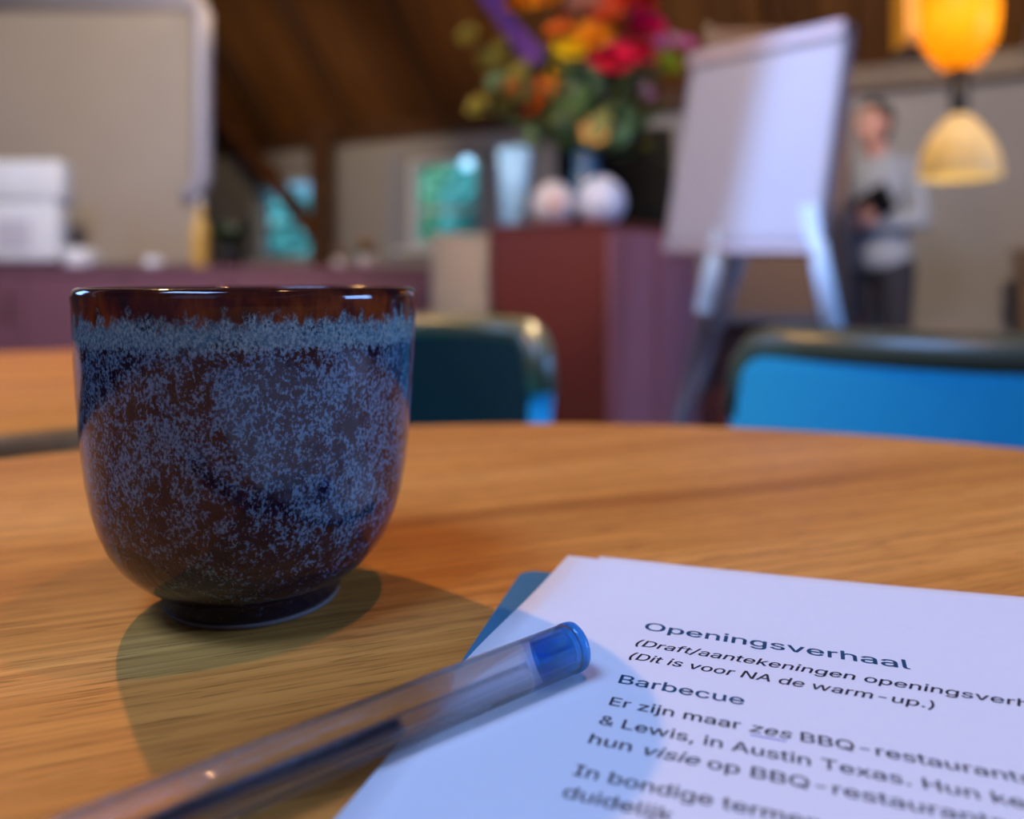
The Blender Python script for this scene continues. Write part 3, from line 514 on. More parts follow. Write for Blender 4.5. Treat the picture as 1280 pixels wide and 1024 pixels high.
# letter outlines: advance, then closed bezier loops as left handle, point, right handle in 1/1000 em
GLYPHS = json.loads(r'''{"&":[447,[[221,-7,197,-7,163,-7,135,-1,110,12,86,24,67,41,54,62,41,83,34,107,34,133,34,155,39,174,47,189,56,205,69,220,85,235,101,249,119,263,140,279,166,298,191,316,216,335,223,340,230,346,237,352,244,359,250,366,255,375,259,384,262,394,262,405,262,421,256,434,245,445,235,456,220,461,201,461,189,461,178,458,168,453,158,448,151,441,145,431,140,422,137,411,137,399,137,386,140,374,145,363,151,352,159,340,169,327,179,315,190,300,204,284,282,189,360,95,438,0,413,0,389,0,364,0,300,77,236,154,171,231,152,255,135,275,121,293,107,310,95,327,87,344,79,361,75,379,75,398,75,421,81,441,91,458,101,475,116,489,134,499,153,509,175,513,200,513,225,513,247,509,266,499,284,489,298,476,308,459,319,443,324,424,324,404,324,389,321,375,315,362,309,348,302,336,291,325,281,314,269,303,256,293,222,268,188,243,154,217,133,202,119,188,110,174,101,161,97,147,97,131,97,115,101,100,109,87,117,75,129,65,143,57,158,50,174,46,193,46,213,46,233,51,251,59,270,68,286,80,301,95,316,111,328,130,336,151,345,173,349,197,349,224,368,224,388,224,408,224,408,192,404,165,397,144,389,122,381,105,371,92,361,79,352,69,345,62,341,57,337,52,333,47,316,29,296,16,271,7,246,-2]]],"(":[273,[[89,156,89,207,89,244,93,283,101,324,108,364,119,404,132,441,145,479,160,511,177,539,196,539,216,539,236,539,219,504,204,467,191,428,178,389,168,351,161,313,155,276,151,240,151,207,151,176,154,146,160,115,166,83,176,51,188,16,201,-18,217,-56,236,-96,216,-96,196,-96,177,-96,148,-47,126,3,111,55,97,106]]],")":[273,[[57,-96,37,-96,57,-55,73,-17,86,18,98,53,107,85,113,116,119,147,122,177,122,207,122,240,118,276,112,313,105,351,95,389,82,428,70,467,55,504,37,539,57,539,77,539,97,539,113,511,128,479,142,441,155,404,165,364,173,323,180,283,184,244,184,207,184,156,177,104,161,53,146,2,125,-48,97,-96,77,-96]]],",":[187,[[53,-119,38,-119,48,-56,58,8,68,71,91,71,114,71,137,71,119,8,102,-56,84,-119,69,-119]]],"-":[453,[[263,244,337,244,337,226,337,207,337,188,263,188,188,188,114,188,114,207,114,226,114,244,188,244]]],".":[187,[[108,-4,95,-4,83,-4,72,0,63,9,54,18,50,28,50,41,50,54,54,65,63,73,72,82,83,87,95,87,108,87,119,82,128,73,137,65,141,54,141,41,141,28,137,18,128,9,119,0]]],"/":[249,[[216,533,235,533,180,330,126,127,71,-76,52,-76,33,-76,14,-76,69,127,124,330,178,533,197,533]]],"A":[479,[[39,0,16,0,78,170,140,339,201,509,226,509,251,509,276,509,338,339,401,170,463,0,440,0,418,0,395,0,359,101,323,202,287,302,281,321,273,344,264,372,255,400,245,435,232,478,236,478,241,478,245,478,233,435,222,399,213,371,204,343,196,320,191,302,155,202,120,101,85,0,62,0],[197,142,110,142,110,161,110,180,110,199,197,199,283,199,370,199,370,180,370,161,370,142,283,142]]],"B":[456,[[122,0,60,0,60,170,60,339,60,509,120,509,181,509,241,509,276,509,306,503,329,491,352,479,369,462,381,442,392,422,398,399,398,374,398,352,394,334,387,320,379,306,369,294,356,286,344,277,330,271,315,267,315,265,315,264,315,262,331,261,347,255,363,245,379,235,392,221,402,203,413,185,418,163,418,136,418,111,412,87,400,67,388,46,370,30,344,18,319,6,287,0,247,0,184,0],[125,115,125,57,165,57,205,57,245,57,284,57,313,65,330,80,347,95,355,114,355,137,355,154,351,170,342,184,334,198,321,209,306,218,290,227,271,231,248,231,207,231,166,231,125,231,125,173],[125,341,125,285,162,285,200,285,238,285,257,285,273,289,288,296,303,303,315,313,323,326,332,339,336,355,336,372,336,395,328,414,313,429,297,444,273,452,240,452,202,452,163,452,125,452,125,396]]],"D":[502,[[271,0,219,0,178,0,137,0,96,0,96,19,96,38,96,57,136,57,175,57,215,57,256,57,291,65,318,81,345,97,366,119,379,149,392,179,399,214,399,255,399,296,392,331,379,361,366,390,346,412,320,428,293,444,260,452,221,452,178,452,136,452,93,452,93,471,93,490,93,509,137,509,181,509,225,509,275,509,317,499,353,478,388,458,415,429,433,391,452,353,462,308,462,255,462,202,452,157,433,119,414,81,387,51,351,31,314,10],[103,509,125,509,125,339,125,170,125,0,103,0,82,0,60,0,60,170,60,339,60,509,82,509]]],"E":[418,[[165,0,60,0,60,170,60,339,60,509,164,509,268,509,372,509,372,490,372,471,372,452,290,452,207,452,125,452,125,396,125,341,125,286,202,286,278,286,355,286,355,267,355,248,355,229,278,229,202,229,125,229,125,172,125,114,125,57,208,57,292,57,375,57,375,38,375,19,375,0,270,0]]],"H":[516,[[82,0,60,0,60,170,60,339,60,509,82,509,103,509,125,509,125,435,125,362,125,289,214,289,303,289,392,289,392,362,392,435,392,509,414,509,435,509,457,509,457,339,457,170,457,0,435,0,414,0,392,0,392,77,392,155,392,232,303,232,214,232,125,232,125,155,125,77,125,0,103,0]]],"I":[300,[[111,0,31,0,31,19,31,38,31,57,60,57,89,57,118,57,118,189,118,320,118,452,89,452,60,452,31,452,31,471,31,490,31,509,111,509,190,509,269,509,269,490,269,471,269,452,240,452,212,452,183,452,183,320,183,189,183,57,212,57,240,57,269,57,269,38,269,19,269,0,190,0]]],"L":[393,[[160,0,60,0,60,170,60,339,60,509,82,509,103,509,125,509,125,358,125,208,125,57,203,57,282,57,361,57,361,38,361,19,361,0,261,0]]],"N":[523,[[82,0,60,0,60,170,60,339,60,509,85,509,111,509,136,509,205,400,274,291,343,183,349,174,355,164,363,151,370,138,379,123,388,107,396,90,405,73,414,55,411,55,408,54,405,54,403,72,401,90,401,108,400,126,399,142,399,157,399,172,399,185,399,195,399,300,399,404,399,509,420,509,442,509,463,509,463,339,463,170,463,0,438,0,412,0,387,0,325,97,264,193,202,290,194,303,186,316,177,331,169,345,159,362,148,381,137,400,123,424,108,452,111,453,115,453,119,454,120,428,121,405,122,384,123,362,124,344,124,328,125,312,125,300,125,291,125,194,125,97,125,0,103,0]]],"O":[533,[[311,-7,267,-7,223,-7,184,4,150,25,116,46,90,76,70,115,50,154,40,201,40,254,40,308,50,354,70,393,90,432,116,462,150,484,184,505,223,516,267,516,311,516,350,505,384,484,418,462,444,432,464,393,483,354,493,308,493,254,493,201,483,154,464,115,444,76,418,46,384,25,350,4],[236,53,267,53,297,53,325,61,349,76,374,91,394,114,408,144,423,174,430,211,430,254,430,298,423,335,408,365,394,395,374,417,349,433,325,448,297,456,267,456,236,456,209,448,184,433,159,417,140,394,125,364,111,334,103,297,103,254,103,211,111,174,125,144,140,114,159,92,184,76,209,61]]],"Q":[533,[[274,121,245,159,268,159,290,159,313,159,332,134,351,109,369,85,374,78,379,71,384,65,412,27,440,-10,468,-48,446,-48,423,-48,401,-48,382,-23,364,2,346,27,341,33,336,39,331,46,302,84],[311,-7,267,-7,223,-7,184,4,150,25,116,46,90,76,70,115,50,154,40,201,40,254,40,308,50,354,70,393,90,432,116,462,150,484,184,505,223,516,267,516,311,516,350,505,384,484,418,462,444,432,464,393,483,354,493,308,493,254,493,201,483,154,464,115,444,76,418,46,384,25,350,4],[236,53,267,53,297,53,325,61,349,76,374,91,394,114,408,144,423,174,430,211,430,254,430,298,423,335,408,365,394,395,374,417,349,433,325,448,297,456,267,456,236,456,209,448,184,433,159,417,140,394,125,364,111,334,103,297,103,254,103,211,111,174,125,144,140,114,159,92,184,76,209,61]]],"T":[448,[[85,452,32,452,32,471,32,490,32,509,160,509,288,509,417,509,417,490,417,471,417,452,363,452,310,452,257,452,257,301,257,151,257,0,235,0,214,0,193,0,193,151,193,301,193,452,139,452]]],"a":[389,[[182,-9,160,-9,136,-9,114,-4,94,5,75,14,59,27,48,45,36,62,30,83,30,108,30,130,35,147,43,161,52,175,63,185,78,193,92,201,108,207,125,211,143,215,160,218,178,220,201,223,219,225,234,227,248,228,258,231,265,235,272,239,276,245,276,255,276,255,276,256,276,257,276,272,273,286,267,297,261,308,252,316,240,322,228,328,213,331,196,331,178,331,162,328,149,322,136,317,126,309,118,301,110,292,104,283,100,274,80,280,61,285,41,291,50,314,62,332,79,346,95,360,113,369,133,375,153,381,173,384,194,384,208,384,223,383,239,379,255,376,271,370,286,360,301,351,313,338,322,320,332,303,337,280,337,251,337,168,337,84,337,0,317,0,297,0,277,0,277,17,277,35,277,52,275,52,274,52,272,52,268,43,261,34,252,25,243,15,230,7,215,1,200,-5],[155,45,170,45,193,45,212,50,228,59,243,68,255,79,263,93,271,107,276,122,276,138,276,155,276,173,276,190,273,187,268,184,259,182,251,180,242,178,231,176,221,174,210,172,200,171,190,170,182,169,175,168,161,166,147,163,134,159,121,154,111,148,103,139,96,131,92,119,92,105,92,92,95,81,102,72,109,63,118,57,130,52,142,48]]],"b":[424,[[261,-8,229,-8,206,-8,187,-4,172,4,158,12,146,21,138,31,129,42,123,51,118,59,116,59,114,59,112,59,112,39,112,20,112,0,92,0,72,0,53,0,53,170,53,339,53,509,73,509,93,509,114,509,114,446,114,382,114,319,115,319,117,319,118,319,123,327,129,336,137,346,145,356,157,365,171,373,186,381,205,384,229,384,261,384,289,376,313,361,337,345,356,322,370,293,383,263,390,229,390,189,390,149,383,114,370,84,356,55,337,32,313,16,289,0],[197,47,220,47,244,47,263,53,279,66,295,78,308,95,316,117,324,138,328,162,328,189,328,216,324,240,316,261,308,282,296,299,280,311,264,324,244,330,220,330,197,330,177,324,161,312,145,300,133,284,125,263,117,242,113,217,113,189,113,161,117,136,125,115,133,94,146,77,162,65,178,53]]],"c":[395,[[226,-8,207,-8,173,-8,143,0,117,16,91,33,71,56,56,85,41,114,34,149,34,187,34,227,41,262,56,291,71,321,91,343,117,360,143,376,173,384,207,384,226,384,243,382,260,377,276,372,292,365,305,356,319,347,330,335,340,322,350,309,357,294,362,277,342,272,322,267,303,262,300,272,296,281,290,289,285,297,278,305,270,311,262,317,253,322,242,325,232,328,220,330,207,330,182,330,161,323,145,310,129,297,116,280,108,258,100,237,96,213,96,187,96,162,100,139,108,117,116,96,129,79,145,66,161,53,182,46,207,46,220,46,232,48,243,52,253,55,263,60,271,66,279,72,286,80,292,89,297,97,301,107,304,117,324,112,343,107,363,102,358,85,351,70,341,56,332,43,320,31,306,21,293,12,277,4,261,-1,244,-6]]],"d":[424,[[219,-8,195,-8,164,-8,136,0,111,16,87,32,68,55,55,84,41,114,34,149,34,189,34,229,41,263,55,293,69,322,88,345,112,361,136,376,164,384,196,384,219,384,238,381,253,373,268,365,279,356,287,346,296,336,302,327,306,319,308,319,309,319,311,319,311,382,311,446,311,509,331,509,351,509,372,509,372,339,372,170,372,0,352,0,332,0,313,0,313,20,313,39,313,59,311,59,309,59,307,59,302,51,295,42,287,31,278,21,267,12,252,4,238,-4],[181,47,205,47,227,47,247,53,263,65,279,77,291,94,299,115,308,136,312,161,312,189,312,217,308,242,300,263,292,284,279,300,263,312,247,324,228,330,205,330,181,330,161,324,145,311,129,299,116,282,108,261,100,240,96,216,96,189,96,162,100,138,109,117,117,95,129,78,145,66,161,53]]],"e":[403,[[238,-8,212,-8,175,-8,143,0,117,16,90,33,70,56,56,85,41,114,34,148,34,187,34,226,41,260,55,290,69,319,89,343,115,359,141,376,171,384,205,384,226,384,246,381,266,374,285,367,303,356,319,341,335,326,348,306,357,282,366,258,371,228,371,194,371,186,371,178,371,169,272,169,174,169,75,169,75,187,75,204,75,221,163,221,250,221,338,221,329,215,319,208,310,202,310,227,306,249,298,269,290,288,278,303,263,314,247,325,228,330,205,330,182,330,163,325,146,313,130,302,118,288,109,270,100,251,96,232,96,211,96,200,96,189,96,178,96,150,101,126,110,106,120,87,134,72,151,61,168,51,189,46,212,46,228,46,241,48,254,53,266,57,277,64,285,73,294,82,301,93,306,105,325,101,345,96,365,91,359,71,349,54,335,39,321,24,303,13,283,4,262,-4]]],"f":[253,[[154,379,228,379,228,362,228,344,228,327,154,327,80,327,6,327,6,344,6,362,6,379,80,379],[101,0,81,0,81,144,81,288,81,432,81,453,86,471,96,486,106,500,119,511,135,519,152,526,169,530,187,530,201,530,213,529,222,527,232,525,238,523,243,521,238,503,233,486,227,468,224,470,220,471,215,472,210,473,203,474,195,474,176,474,163,469,154,460,146,451,142,437,142,419,142,279,142,140,142,0,121,0]]],"g":[425,[[238,-151,207,-151,179,-151,155,-147,134,-140,113,-132,96,-123,82,-110,69,-98,58,-84,51,-69,67,-60,84,-50,101,-41,107,-49,113,-57,122,-66,130,-75,141,-82,154,-88,168,-94,186,-97,207,-97,238,-97,263,-90,282,-75,302,-60,311,-37,311,-6,311,19,311,44,311,68,310,68,308,68,306,68,301,60,295,51,287,41,278,32,267,23,252,16,238,8,219,5,195,5,164,5,137,12,113,27,88,41,69,62,55,90,41,118,34,152,34,191,34,230,41,264,55,293,69,322,88,345,112,361,137,376,165,384,196,384,220,384,239,381,253,373,268,365,280,356,288,346,297,336,303,327,308,319,309,319,311,319,313,319,313,339,313,359,313,379,333,379,353,379,372,379,372,250,372,121,372,-9,372,-42,365,-69,350,-90,335,-111,316,-126,291,-136,266,-146],[181,59,205,59,228,59,248,64,264,75,280,86,292,101,300,121,308,141,312,165,312,193,312,220,308,243,300,264,292,284,280,301,264,312,248,324,228,330,205,330,181,330,161,324,145,312,129,299,117,283,109,262,100,242,96,219,96,193,96,166,100,143,109,123,117,103,129,87,145,76,162,65]]],"h":[410,[[114,249,114,227,114,151,114,76,114,0,93,0,73,0,53,0,53,170,53,339,53,509,73,509,93,509,114,509,114,435,114,361,114,287,110,287,106,287,102,287,114,322,131,347,152,362,174,377,199,384,227,384,253,384,276,379,295,369,315,358,330,342,341,321,352,299,357,273,357,240,357,160,357,80,357,0,337,0,316,0,296,0,296,78,296,157,296,235,296,265,288,288,273,304,258,321,237,329,210,329,192,329,175,325,161,317,146,309,135,298,126,283,118,267]]],"i":[166,[[73,0,53,0,53,126,53,253,53,379,73,379,93,379,114,379,114,253,114,126,114,0,93,0],[95,443,84,443,72,443,62,447,54,455,45,462,41,472,41,483,41,494,45,504,54,512,62,520,72,524,84,524,95,524,106,520,114,512,122,504,126,494,126,483,126,472,122,462,114,455,106,447]]],"j":[166,[[53,243,53,379,73,379,93,379,114,379,114,243,114,106,114,-30,114,-53,110,-73,102,-90,93,-107,81,-120,65,-129,48,-138,28,-143,4,-143,-1,-143,-5,-143,-10,-143,-10,-124,-10,-105,-10,-87,-6,-87,-2,-87,2,-87,20,-87,32,-82,40,-72,49,-62,53,-48,53,-29,53,107],[95,443,83,443,72,443,62,447,53,455,45,462,41,472,41,483,41,494,45,504,53,512,62,520,72,524,83,524,95,524,105,520,114,512,122,504,126,494,126,483,126,472,122,462,114,455,105,447]]],"k":[380,[[132,158,110,137,110,162,110,187,110,212,113,212,117,212,121,212,175,268,230,323,284,379,310,379,335,379,360,379,301,319,243,259,184,199,182,199,179,199,177,199,155,178],[73,0,53,0,53,170,53,339,53,509,73,509,93,509,114,509,114,339,114,170,114,0,93,0],[320,0,294,0,245,62,197,124,148,186,162,200,177,214,191,229,252,152,312,76,372,0,346,0]]],"l":[189,[[147,-2,139,-2,110,-2,88,5,74,20,60,35,53,57,53,84,53,226,53,367,53,509,73,509,93,509,114,509,114,372,114,235,114,99,114,81,116,69,120,62,125,55,133,52,146,52,152,52,157,52,160,53,164,53,167,54,170,54,173,37,177,20,181,3,175,1,169,0,162,-1,154,-2]]],"m":[609,[[73,0,53,0,53,126,53,253,53,379,72,379,92,379,112,379,112,351,112,323,112,295,111,295,109,295,108,295,113,316,121,332,132,346,144,359,157,369,172,376,187,383,203,386,219,386,247,386,270,378,287,361,305,344,316,322,321,295,318,295,315,295,312,295,317,313,325,329,337,343,349,357,364,367,381,375,398,382,416,386,437,386,459,386,479,381,497,372,515,362,530,348,541,328,551,309,557,285,557,255,557,170,557,85,557,0,536,0,516,0,496,0,496,85,496,169,496,254,496,281,488,301,473,313,457,325,439,330,419,330,402,330,387,327,374,320,362,313,352,303,345,290,339,278,335,263,335,247,335,165,335,82,335,0,315,0,295,0,274,0,274,87,274,173,274,260,274,281,267,298,253,311,239,324,221,330,199,330,185,330,171,327,158,320,144,313,134,303,126,289,118,276,114,258,114,238,114,159,114,79,114,0,93,0]]],"n":[409,[[114,249,114,227,114,151,114,76,114,0,93,0,73,0,53,0,53,126,53,253,53,379,72,379,92,379,112,379,112,349,112,318,112,287,109,287,106,287,102,287,114,322,131,347,152,362,174,377,199,384,227,384,253,384,276,379,295,369,314,358,330,342,341,321,352,299,357,273,357,240,357,160,357,80,357,0,337,0,316,0,296,0,296,78,296,157,296,235,296,265,288,288,273,304,258,321,237,329,210,329,192,329,175,325,161,317,146,309,135,298,126,283,118,267]]],"o":[415,[[242,-8,207,-8,173,-8,143,0,117,16,91,33,71,56,56,85,41,114,34,149,34,187,34,227,41,262,56,291,71,321,91,343,117,360,143,376,173,384,207,384,242,384,273,376,299,360,325,343,345,321,359,291,374,262,381,227,381,187,381,149,374,114,359,85,345,56,325,33,299,16,273,0],[182,46,207,46,233,46,254,53,270,66,287,79,299,96,307,117,315,139,319,162,319,187,319,213,315,236,307,258,299,280,287,297,270,310,254,323,233,330,207,330,182,330,161,323,145,310,129,297,116,280,108,258,100,237,96,213,96,187,96,162,100,139,108,117,116,96,129,79,145,66,161,53]]],"p":[424,[[73,-143,53,-143,53,31,53,205,53,379,72,379,92,379,112,379,112,359,112,339,112,319,114,319,116,319,118,319,123,327,129,336,137,346,145,356,157,365,171,373,186,381,205,384,229,384,261,384,289,376,313,361,337,345,356,322,370,293,383,263,390,229,390,189,390,149,383,114,370,84,356,55,337,32,313,16,289,0,261,-8,229,-8,206,-8,187,-4,173,4,158,12,146,21,138,31,130,42,123,51,118,59,117,59,115,59,114,59,114,-8,114,-76,114,-143,93,-143],[197,47,220,47,244,47,263,53,279,66,295,78,308,95,316,117,324,138,328,162,328,189,328,216,324,240,316,261,308,282,296,299,280,311,264,324,244,330,220,330,197,330,177,324,161,312,145,300,133,284,125,263,117,242,113,217,113,189,113,161,117,136,125,115,133,94,146,77,162,65,178,53]]],"r":[259,[[73,0,53,0,53,126,53,253,53,379,72,379,92,379,112,379,112,360,112,340,112,321,113,321,114,321,115,321,122,340,135,355,152,367,170,379,190,385,213,385,218,385,223,385,229,384,235,384,240,384,243,384,243,363,243,343,243,322,242,323,237,323,230,324,223,325,215,326,207,326,189,326,173,322,159,315,145,307,134,297,126,284,118,270,114,255,114,237,114,158,114,79,114,0,93,0]]],"s":[365,[[211,-8,182,-8,156,-8,133,-4,112,3,92,11,75,23,62,38,49,53,40,72,36,94,55,98,74,102,94,107,99,86,109,70,124,60,139,50,158,45,181,45,208,45,229,51,244,62,260,74,268,87,268,103,268,116,263,127,254,136,245,144,231,151,212,155,191,160,170,165,149,170,115,178,89,191,72,208,55,225,47,247,47,274,47,296,53,315,65,332,77,348,94,361,115,370,136,380,160,384,187,384,213,384,235,380,254,372,272,365,287,353,299,339,310,325,319,309,324,290,305,286,287,281,268,277,263,292,255,304,243,316,230,327,212,333,187,333,165,333,146,327,131,317,116,306,109,293,109,277,109,263,114,252,124,243,134,235,150,228,172,223,191,218,210,214,229,209,264,201,290,188,306,171,323,154,331,133,331,107,331,84,325,64,312,47,300,30,282,16,260,6,237,-3]]],"t":[227,[[138,379,204,379,204,362,204,344,204,327,138,327,72,327,6,327,6,344,6,362,6,379,72,379],[65,345,65,471,85,471,106,471,126,471,126,347,126,222,126,98,126,81,129,69,136,61,143,54,154,50,170,50,174,50,179,50,185,51,191,52,197,53,202,54,206,36,209,19,213,2,207,0,200,-2,192,-3,184,-4,176,-4,168,-4,136,-4,110,4,92,21,74,38,65,62,65,93,65,219]]],"u":[410,[[211,-5,182,-5,157,-5,134,0,115,11,95,21,80,37,69,59,58,80,53,107,53,139,53,219,53,299,53,379,73,379,93,379,114,379,114,301,114,222,114,144,114,114,121,91,137,75,152,58,173,50,200,50,218,50,235,54,249,62,264,70,275,81,283,97,292,112,296,131,296,153,296,228,296,304,296,379,316,379,337,379,357,379,357,253,357,126,357,0,337,0,318,0,298,0,298,31,298,61,298,92,301,92,304,92,307,92,295,57,279,32,257,17,235,2]]],"v":[389,[[184,0,163,0,114,126,66,253,17,379,40,379,62,379,84,379,111,305,138,230,165,155,174,132,181,110,187,87,193,64,199,42,206,21,198,21,191,21,184,21,191,42,197,64,203,87,209,110,216,132,224,155,251,230,278,305,305,379,327,379,349,379,371,379,323,253,275,126,226,0,205,0]]],"w":[567,[[158,0,138,0,99,126,61,253,23,379,44,379,66,379,87,379,103,324,118,269,133,214,140,191,147,165,154,137,161,108,168,76,175,41,172,41,168,41,165,41,172,75,179,106,186,135,193,163,199,190,206,214,221,269,237,324,252,379,273,379,295,379,316,379,332,324,347,269,362,214,368,190,375,164,382,136,388,107,395,76,402,41,399,41,395,41,391,41,399,75,406,107,413,135,420,164,427,190,434,214,449,269,465,324,480,379,502,379,523,379,545,379,506,253,468,126,429,0,409,0,389,0,368,0,352,57,335,114,319,172,314,189,309,207,305,225,300,243,295,261,291,280,286,299,281,318,277,338,281,338,286,338,291,338,286,319,281,299,277,280,272,261,267,243,263,225,258,206,253,189,248,172,231,114,215,57,199,0,178,0]]],"x":[378,[[44,0,21,0,71,73,121,145,171,218,171,202,171,187,171,171,124,240,76,310,29,379,52,379,76,379,100,379,116,355,132,330,147,306,160,287,170,270,179,253,188,237,198,221,207,206,197,206,186,206,175,206,185,221,194,237,202,253,211,270,221,287,233,306,249,330,266,355,282,379,305,379,328,379,352,379,304,309,256,239,209,169,209,184,209,199,209,214,258,143,308,71,358,0,334,0,310,0,287,0,268,28,249,57,231,85,219,103,209,120,200,136,191,152,182,167,173,182,183,182,194,182,205,182,195,167,186,152,178,136,170,120,160,103,148,85,129,57,110,28,91,0,68,0]]],"z":[380,[[141,0,42,0,42,15,42,30,42,46,112,137,183,228,254,320,254,321,254,322,254,323,185,323,117,323,48,323,48,342,48,361,48,379,143,379,238,379,333,379,333,363,333,347,333,331,264,241,195,150,126,60,126,59,126,58,126,56,197,56,268,56,339,56,339,38,339,19,339,0,240,0]]]," ":[187,[]]}''')
v_ = GLYPHS['v'][1][0]                                              # w is drawn as two narrow v strokes
GLYPHS['w'] = [590, [[v * 0.82 if k % 2 == 0 else v for k, v in enumerate(v_)], [v * 0.82 + 255 if k % 2 == 0 else v for k, v in enumerate(v_)]]]
def loop_area(lp):
    n = len(lp) // 6; pts = [(lp[6 * i + 2], lp[6 * i + 3]) for i in range(n)]
    return sum(a[0] * b[1] - b[0] * a[1] for a, b in zip(pts, pts[1:] + pts[:1])) / 2
def inside(pt, lp):
    n = len(lp) // 6; pts = [(lp[6 * i + 2], lp[6 * i + 3]) for i in range(n)]; c = False
    for a, b in zip(pts, pts[1:] + pts[:1]):
        if (a[1] > pt[1]) != (b[1] > pt[1]) and pt[0] < (b[0] - a[0]) * (pt[1] - a[1]) / (b[1] - a[1]) + a[0]: c = not c
    return c
def text_mesh(s, shear, offset):
    """strokes that overlap inside a letter are filled one by one, each with its own counters"""
    x = 0; bm = bmesh.new()
    for ch in s:
        adv, loops = GLYPHS[ch]
        if loops:
            sg = max((loop_area(l) for l in loops), key=abs)
            outer = [l for l in loops if loop_area(l) * sg > 0]; holes = [l for l in loops if loop_area(l) * sg <= 0]
            for ol in outer:
                cu = bpy.data.curves.new('line', 'CURVE'); cu.dimensions = '2D'; cu.fill_mode = 'BOTH'; cu.resolution_u = 4; cu.offset = offset
                for lp in [ol] + [h for h in holes if inside((h[2], h[3]), ol)]:
                    n = len(lp) // 6; sp = cu.splines.new('BEZIER'); sp.bezier_points.add(n - 1); sp.use_cyclic_u = True
                    for i, b in enumerate(sp.bezier_points):
                        q = [(x + lp[6 * i + 2 * k] + lp[6 * i + 2 * k + 1] * shear, lp[6 * i + 2 * k + 1]) for k in range(3)]
                        b.handle_left_type = b.handle_right_type = 'FREE'
                        b.handle_left = (q[0][0] / 1000, q[0][1] / 1000, 0); b.co = (q[1][0] / 1000, q[1][1] / 1000, 0); b.handle_right = (q[2][0] / 1000, q[2][1] / 1000, 0)
                o = bpy.data.objects.new('line', cu); COL.objects.link(o)
                me = bpy.data.meshes.new_from_object(o.evaluated_get(bpy.context.evaluated_depsgraph_get()))
                bm.from_mesh(me); bpy.data.meshes.remove(me)
                bpy.data.objects.remove(o); bpy.data.curves.remove(cu)
        x += adv + 4
    me = bpy.data.meshes.new('line'); bm.to_mesh(me); bm.free(); return me
def advance(s): return sum(GLYPHS[c][0] + 4 for c in s) / 1000
def width(s, shear=0.0):
    first = min(v for l in GLYPHS[s[0]][1] for v in l[2::6]) / 1000
    return first, advance(s)
def put_line(runs, px, py, fit, fit_w, size, m, name='text_line', bold=0.010):
    """runs: list of (text, shear); fit: leading text that should measure fit_w metres"""
    x0, x1 = width(fit); sx = fit_w / (x1 - x0)
    u0, v0 = uv(px, py); cur = -x0
    bm = new()
    for s, sh in runs:
        me = text_mesh(s, sh, 0.0); b2 = new()
        for dx, dy in ((-bold, 0), (bold, 0), (0, bold * 0.6), (0, -bold * 0.6)):      # a little ink spread
            n0 = len(b2.verts); b2.from_mesh(me); b2.verts.ensure_lookup_table()
            for v in b2.verts[n0:]: v.co.x += dx; v.co.y += dy
        bpy.data.meshes.remove(me); b2.verts.index_update()
        bmesh.ops.triangulate(b2, faces=b2.faces)
        vm = {}
        for v in b2.verts:
            u = u0 + (v.co.x + cur) * sx; vv = v0 - v.co.y * size
            q = PT + UR * u + UD * vv
            vm[v.index] = bm.verts.new((q.x, q.y, TZ + 0.00206 + lift(u, vv)))
        b2.verts.ensure_lookup_table()
        for f in b2.faces:
            try: bm.faces.new([vm[v.index] for v in f.verts])
            except ValueError: pass
        b2.free()
        cur += advance(s)
    return link(name, bm, m, sheet)
def seg_w(a, b): return (gp(*b) - gp(*a)).length
IT = 0.22
put_line([('Openingsverhaal', 0)], 805, 799.5, 'Openingsverhaal', seg_w((805, 799.5), (1139, 853.5)), 0.0072, TINK, 'heading')
put_line([('(Draft/aantekeningen openingsverhaal)', IT)], 793, 819.5, '(Draft/aantekeningen openingsver', seg_w((793, 819.5), (1269, 898.5)), 0.0054, INK)
put_line([('(Dit is voor NA de warm-up.)', IT)], 785, 836.5, '(Dit is voor NA de warm-up.)', seg_w((785, 836.5), (1171, 904)), 0.0054, INK)
put_line([('Barbecue', 0)], 772.6, 867.8, 'Barbecue', seg_w((772.6, 867.8), (931, 897)), 0.0062, TINK, 'heading')
put_line([('Er zijn maar ', 0), ('zes', IT), (' BBQ-restaurants in', 0)], 761, 896, 'Er zijn maar zes', seg_w((761, 896), (989, 938)), 0.0054, INK)
put_line([('& Lewis, in Austin Texas. Hun keuken', 0)], 748, 920.5, '& Lewis, in Austin Texas.', seg_w((748, 920.5), (1140, 995)), 0.0054, INK)
put_line([('hun ', 0), ('visie', IT), (' op BBQ-restaurants', 0)], 735, 945, 'hun visie op', seg_w((735, 945), (926, 979)), 0.0054, INK)
put_line([('In bondige termen', 0)], 716, 986, 'In bondige', seg_w((716, 986), (892, 1019)), 0.0054, INK)
put_line([('duidelijk', 0)], 702, 1014, 'In bondige', seg_w((716, 986), (892, 1019)), 0.0054, INK)
# blue underline under zes
q0 = gp(938, 934.5); q1 = gp(983, 943)
bm = new(); dd = (q1 - q0).normalized(); nn = Vector((-dd.y, dd.x, 0)) * 0.00016
prism(bm, [q0 + nn + Vector((0, 0, TZ + 0.00203)), q1 + nn + Vector((0, 0, TZ + 0.00203)), q1 - nn + Vector((0, 0, TZ + 0.00203)), q0 - nn + Vector((0, 0, TZ + 0.00203))], Vector((0, 0, 0.00003)))
o = link('underline', bm, mat('blue_ink', (0.10, 0.12, 0.55), 0.6), sheet); o['label'] = 'blue underline below one word'

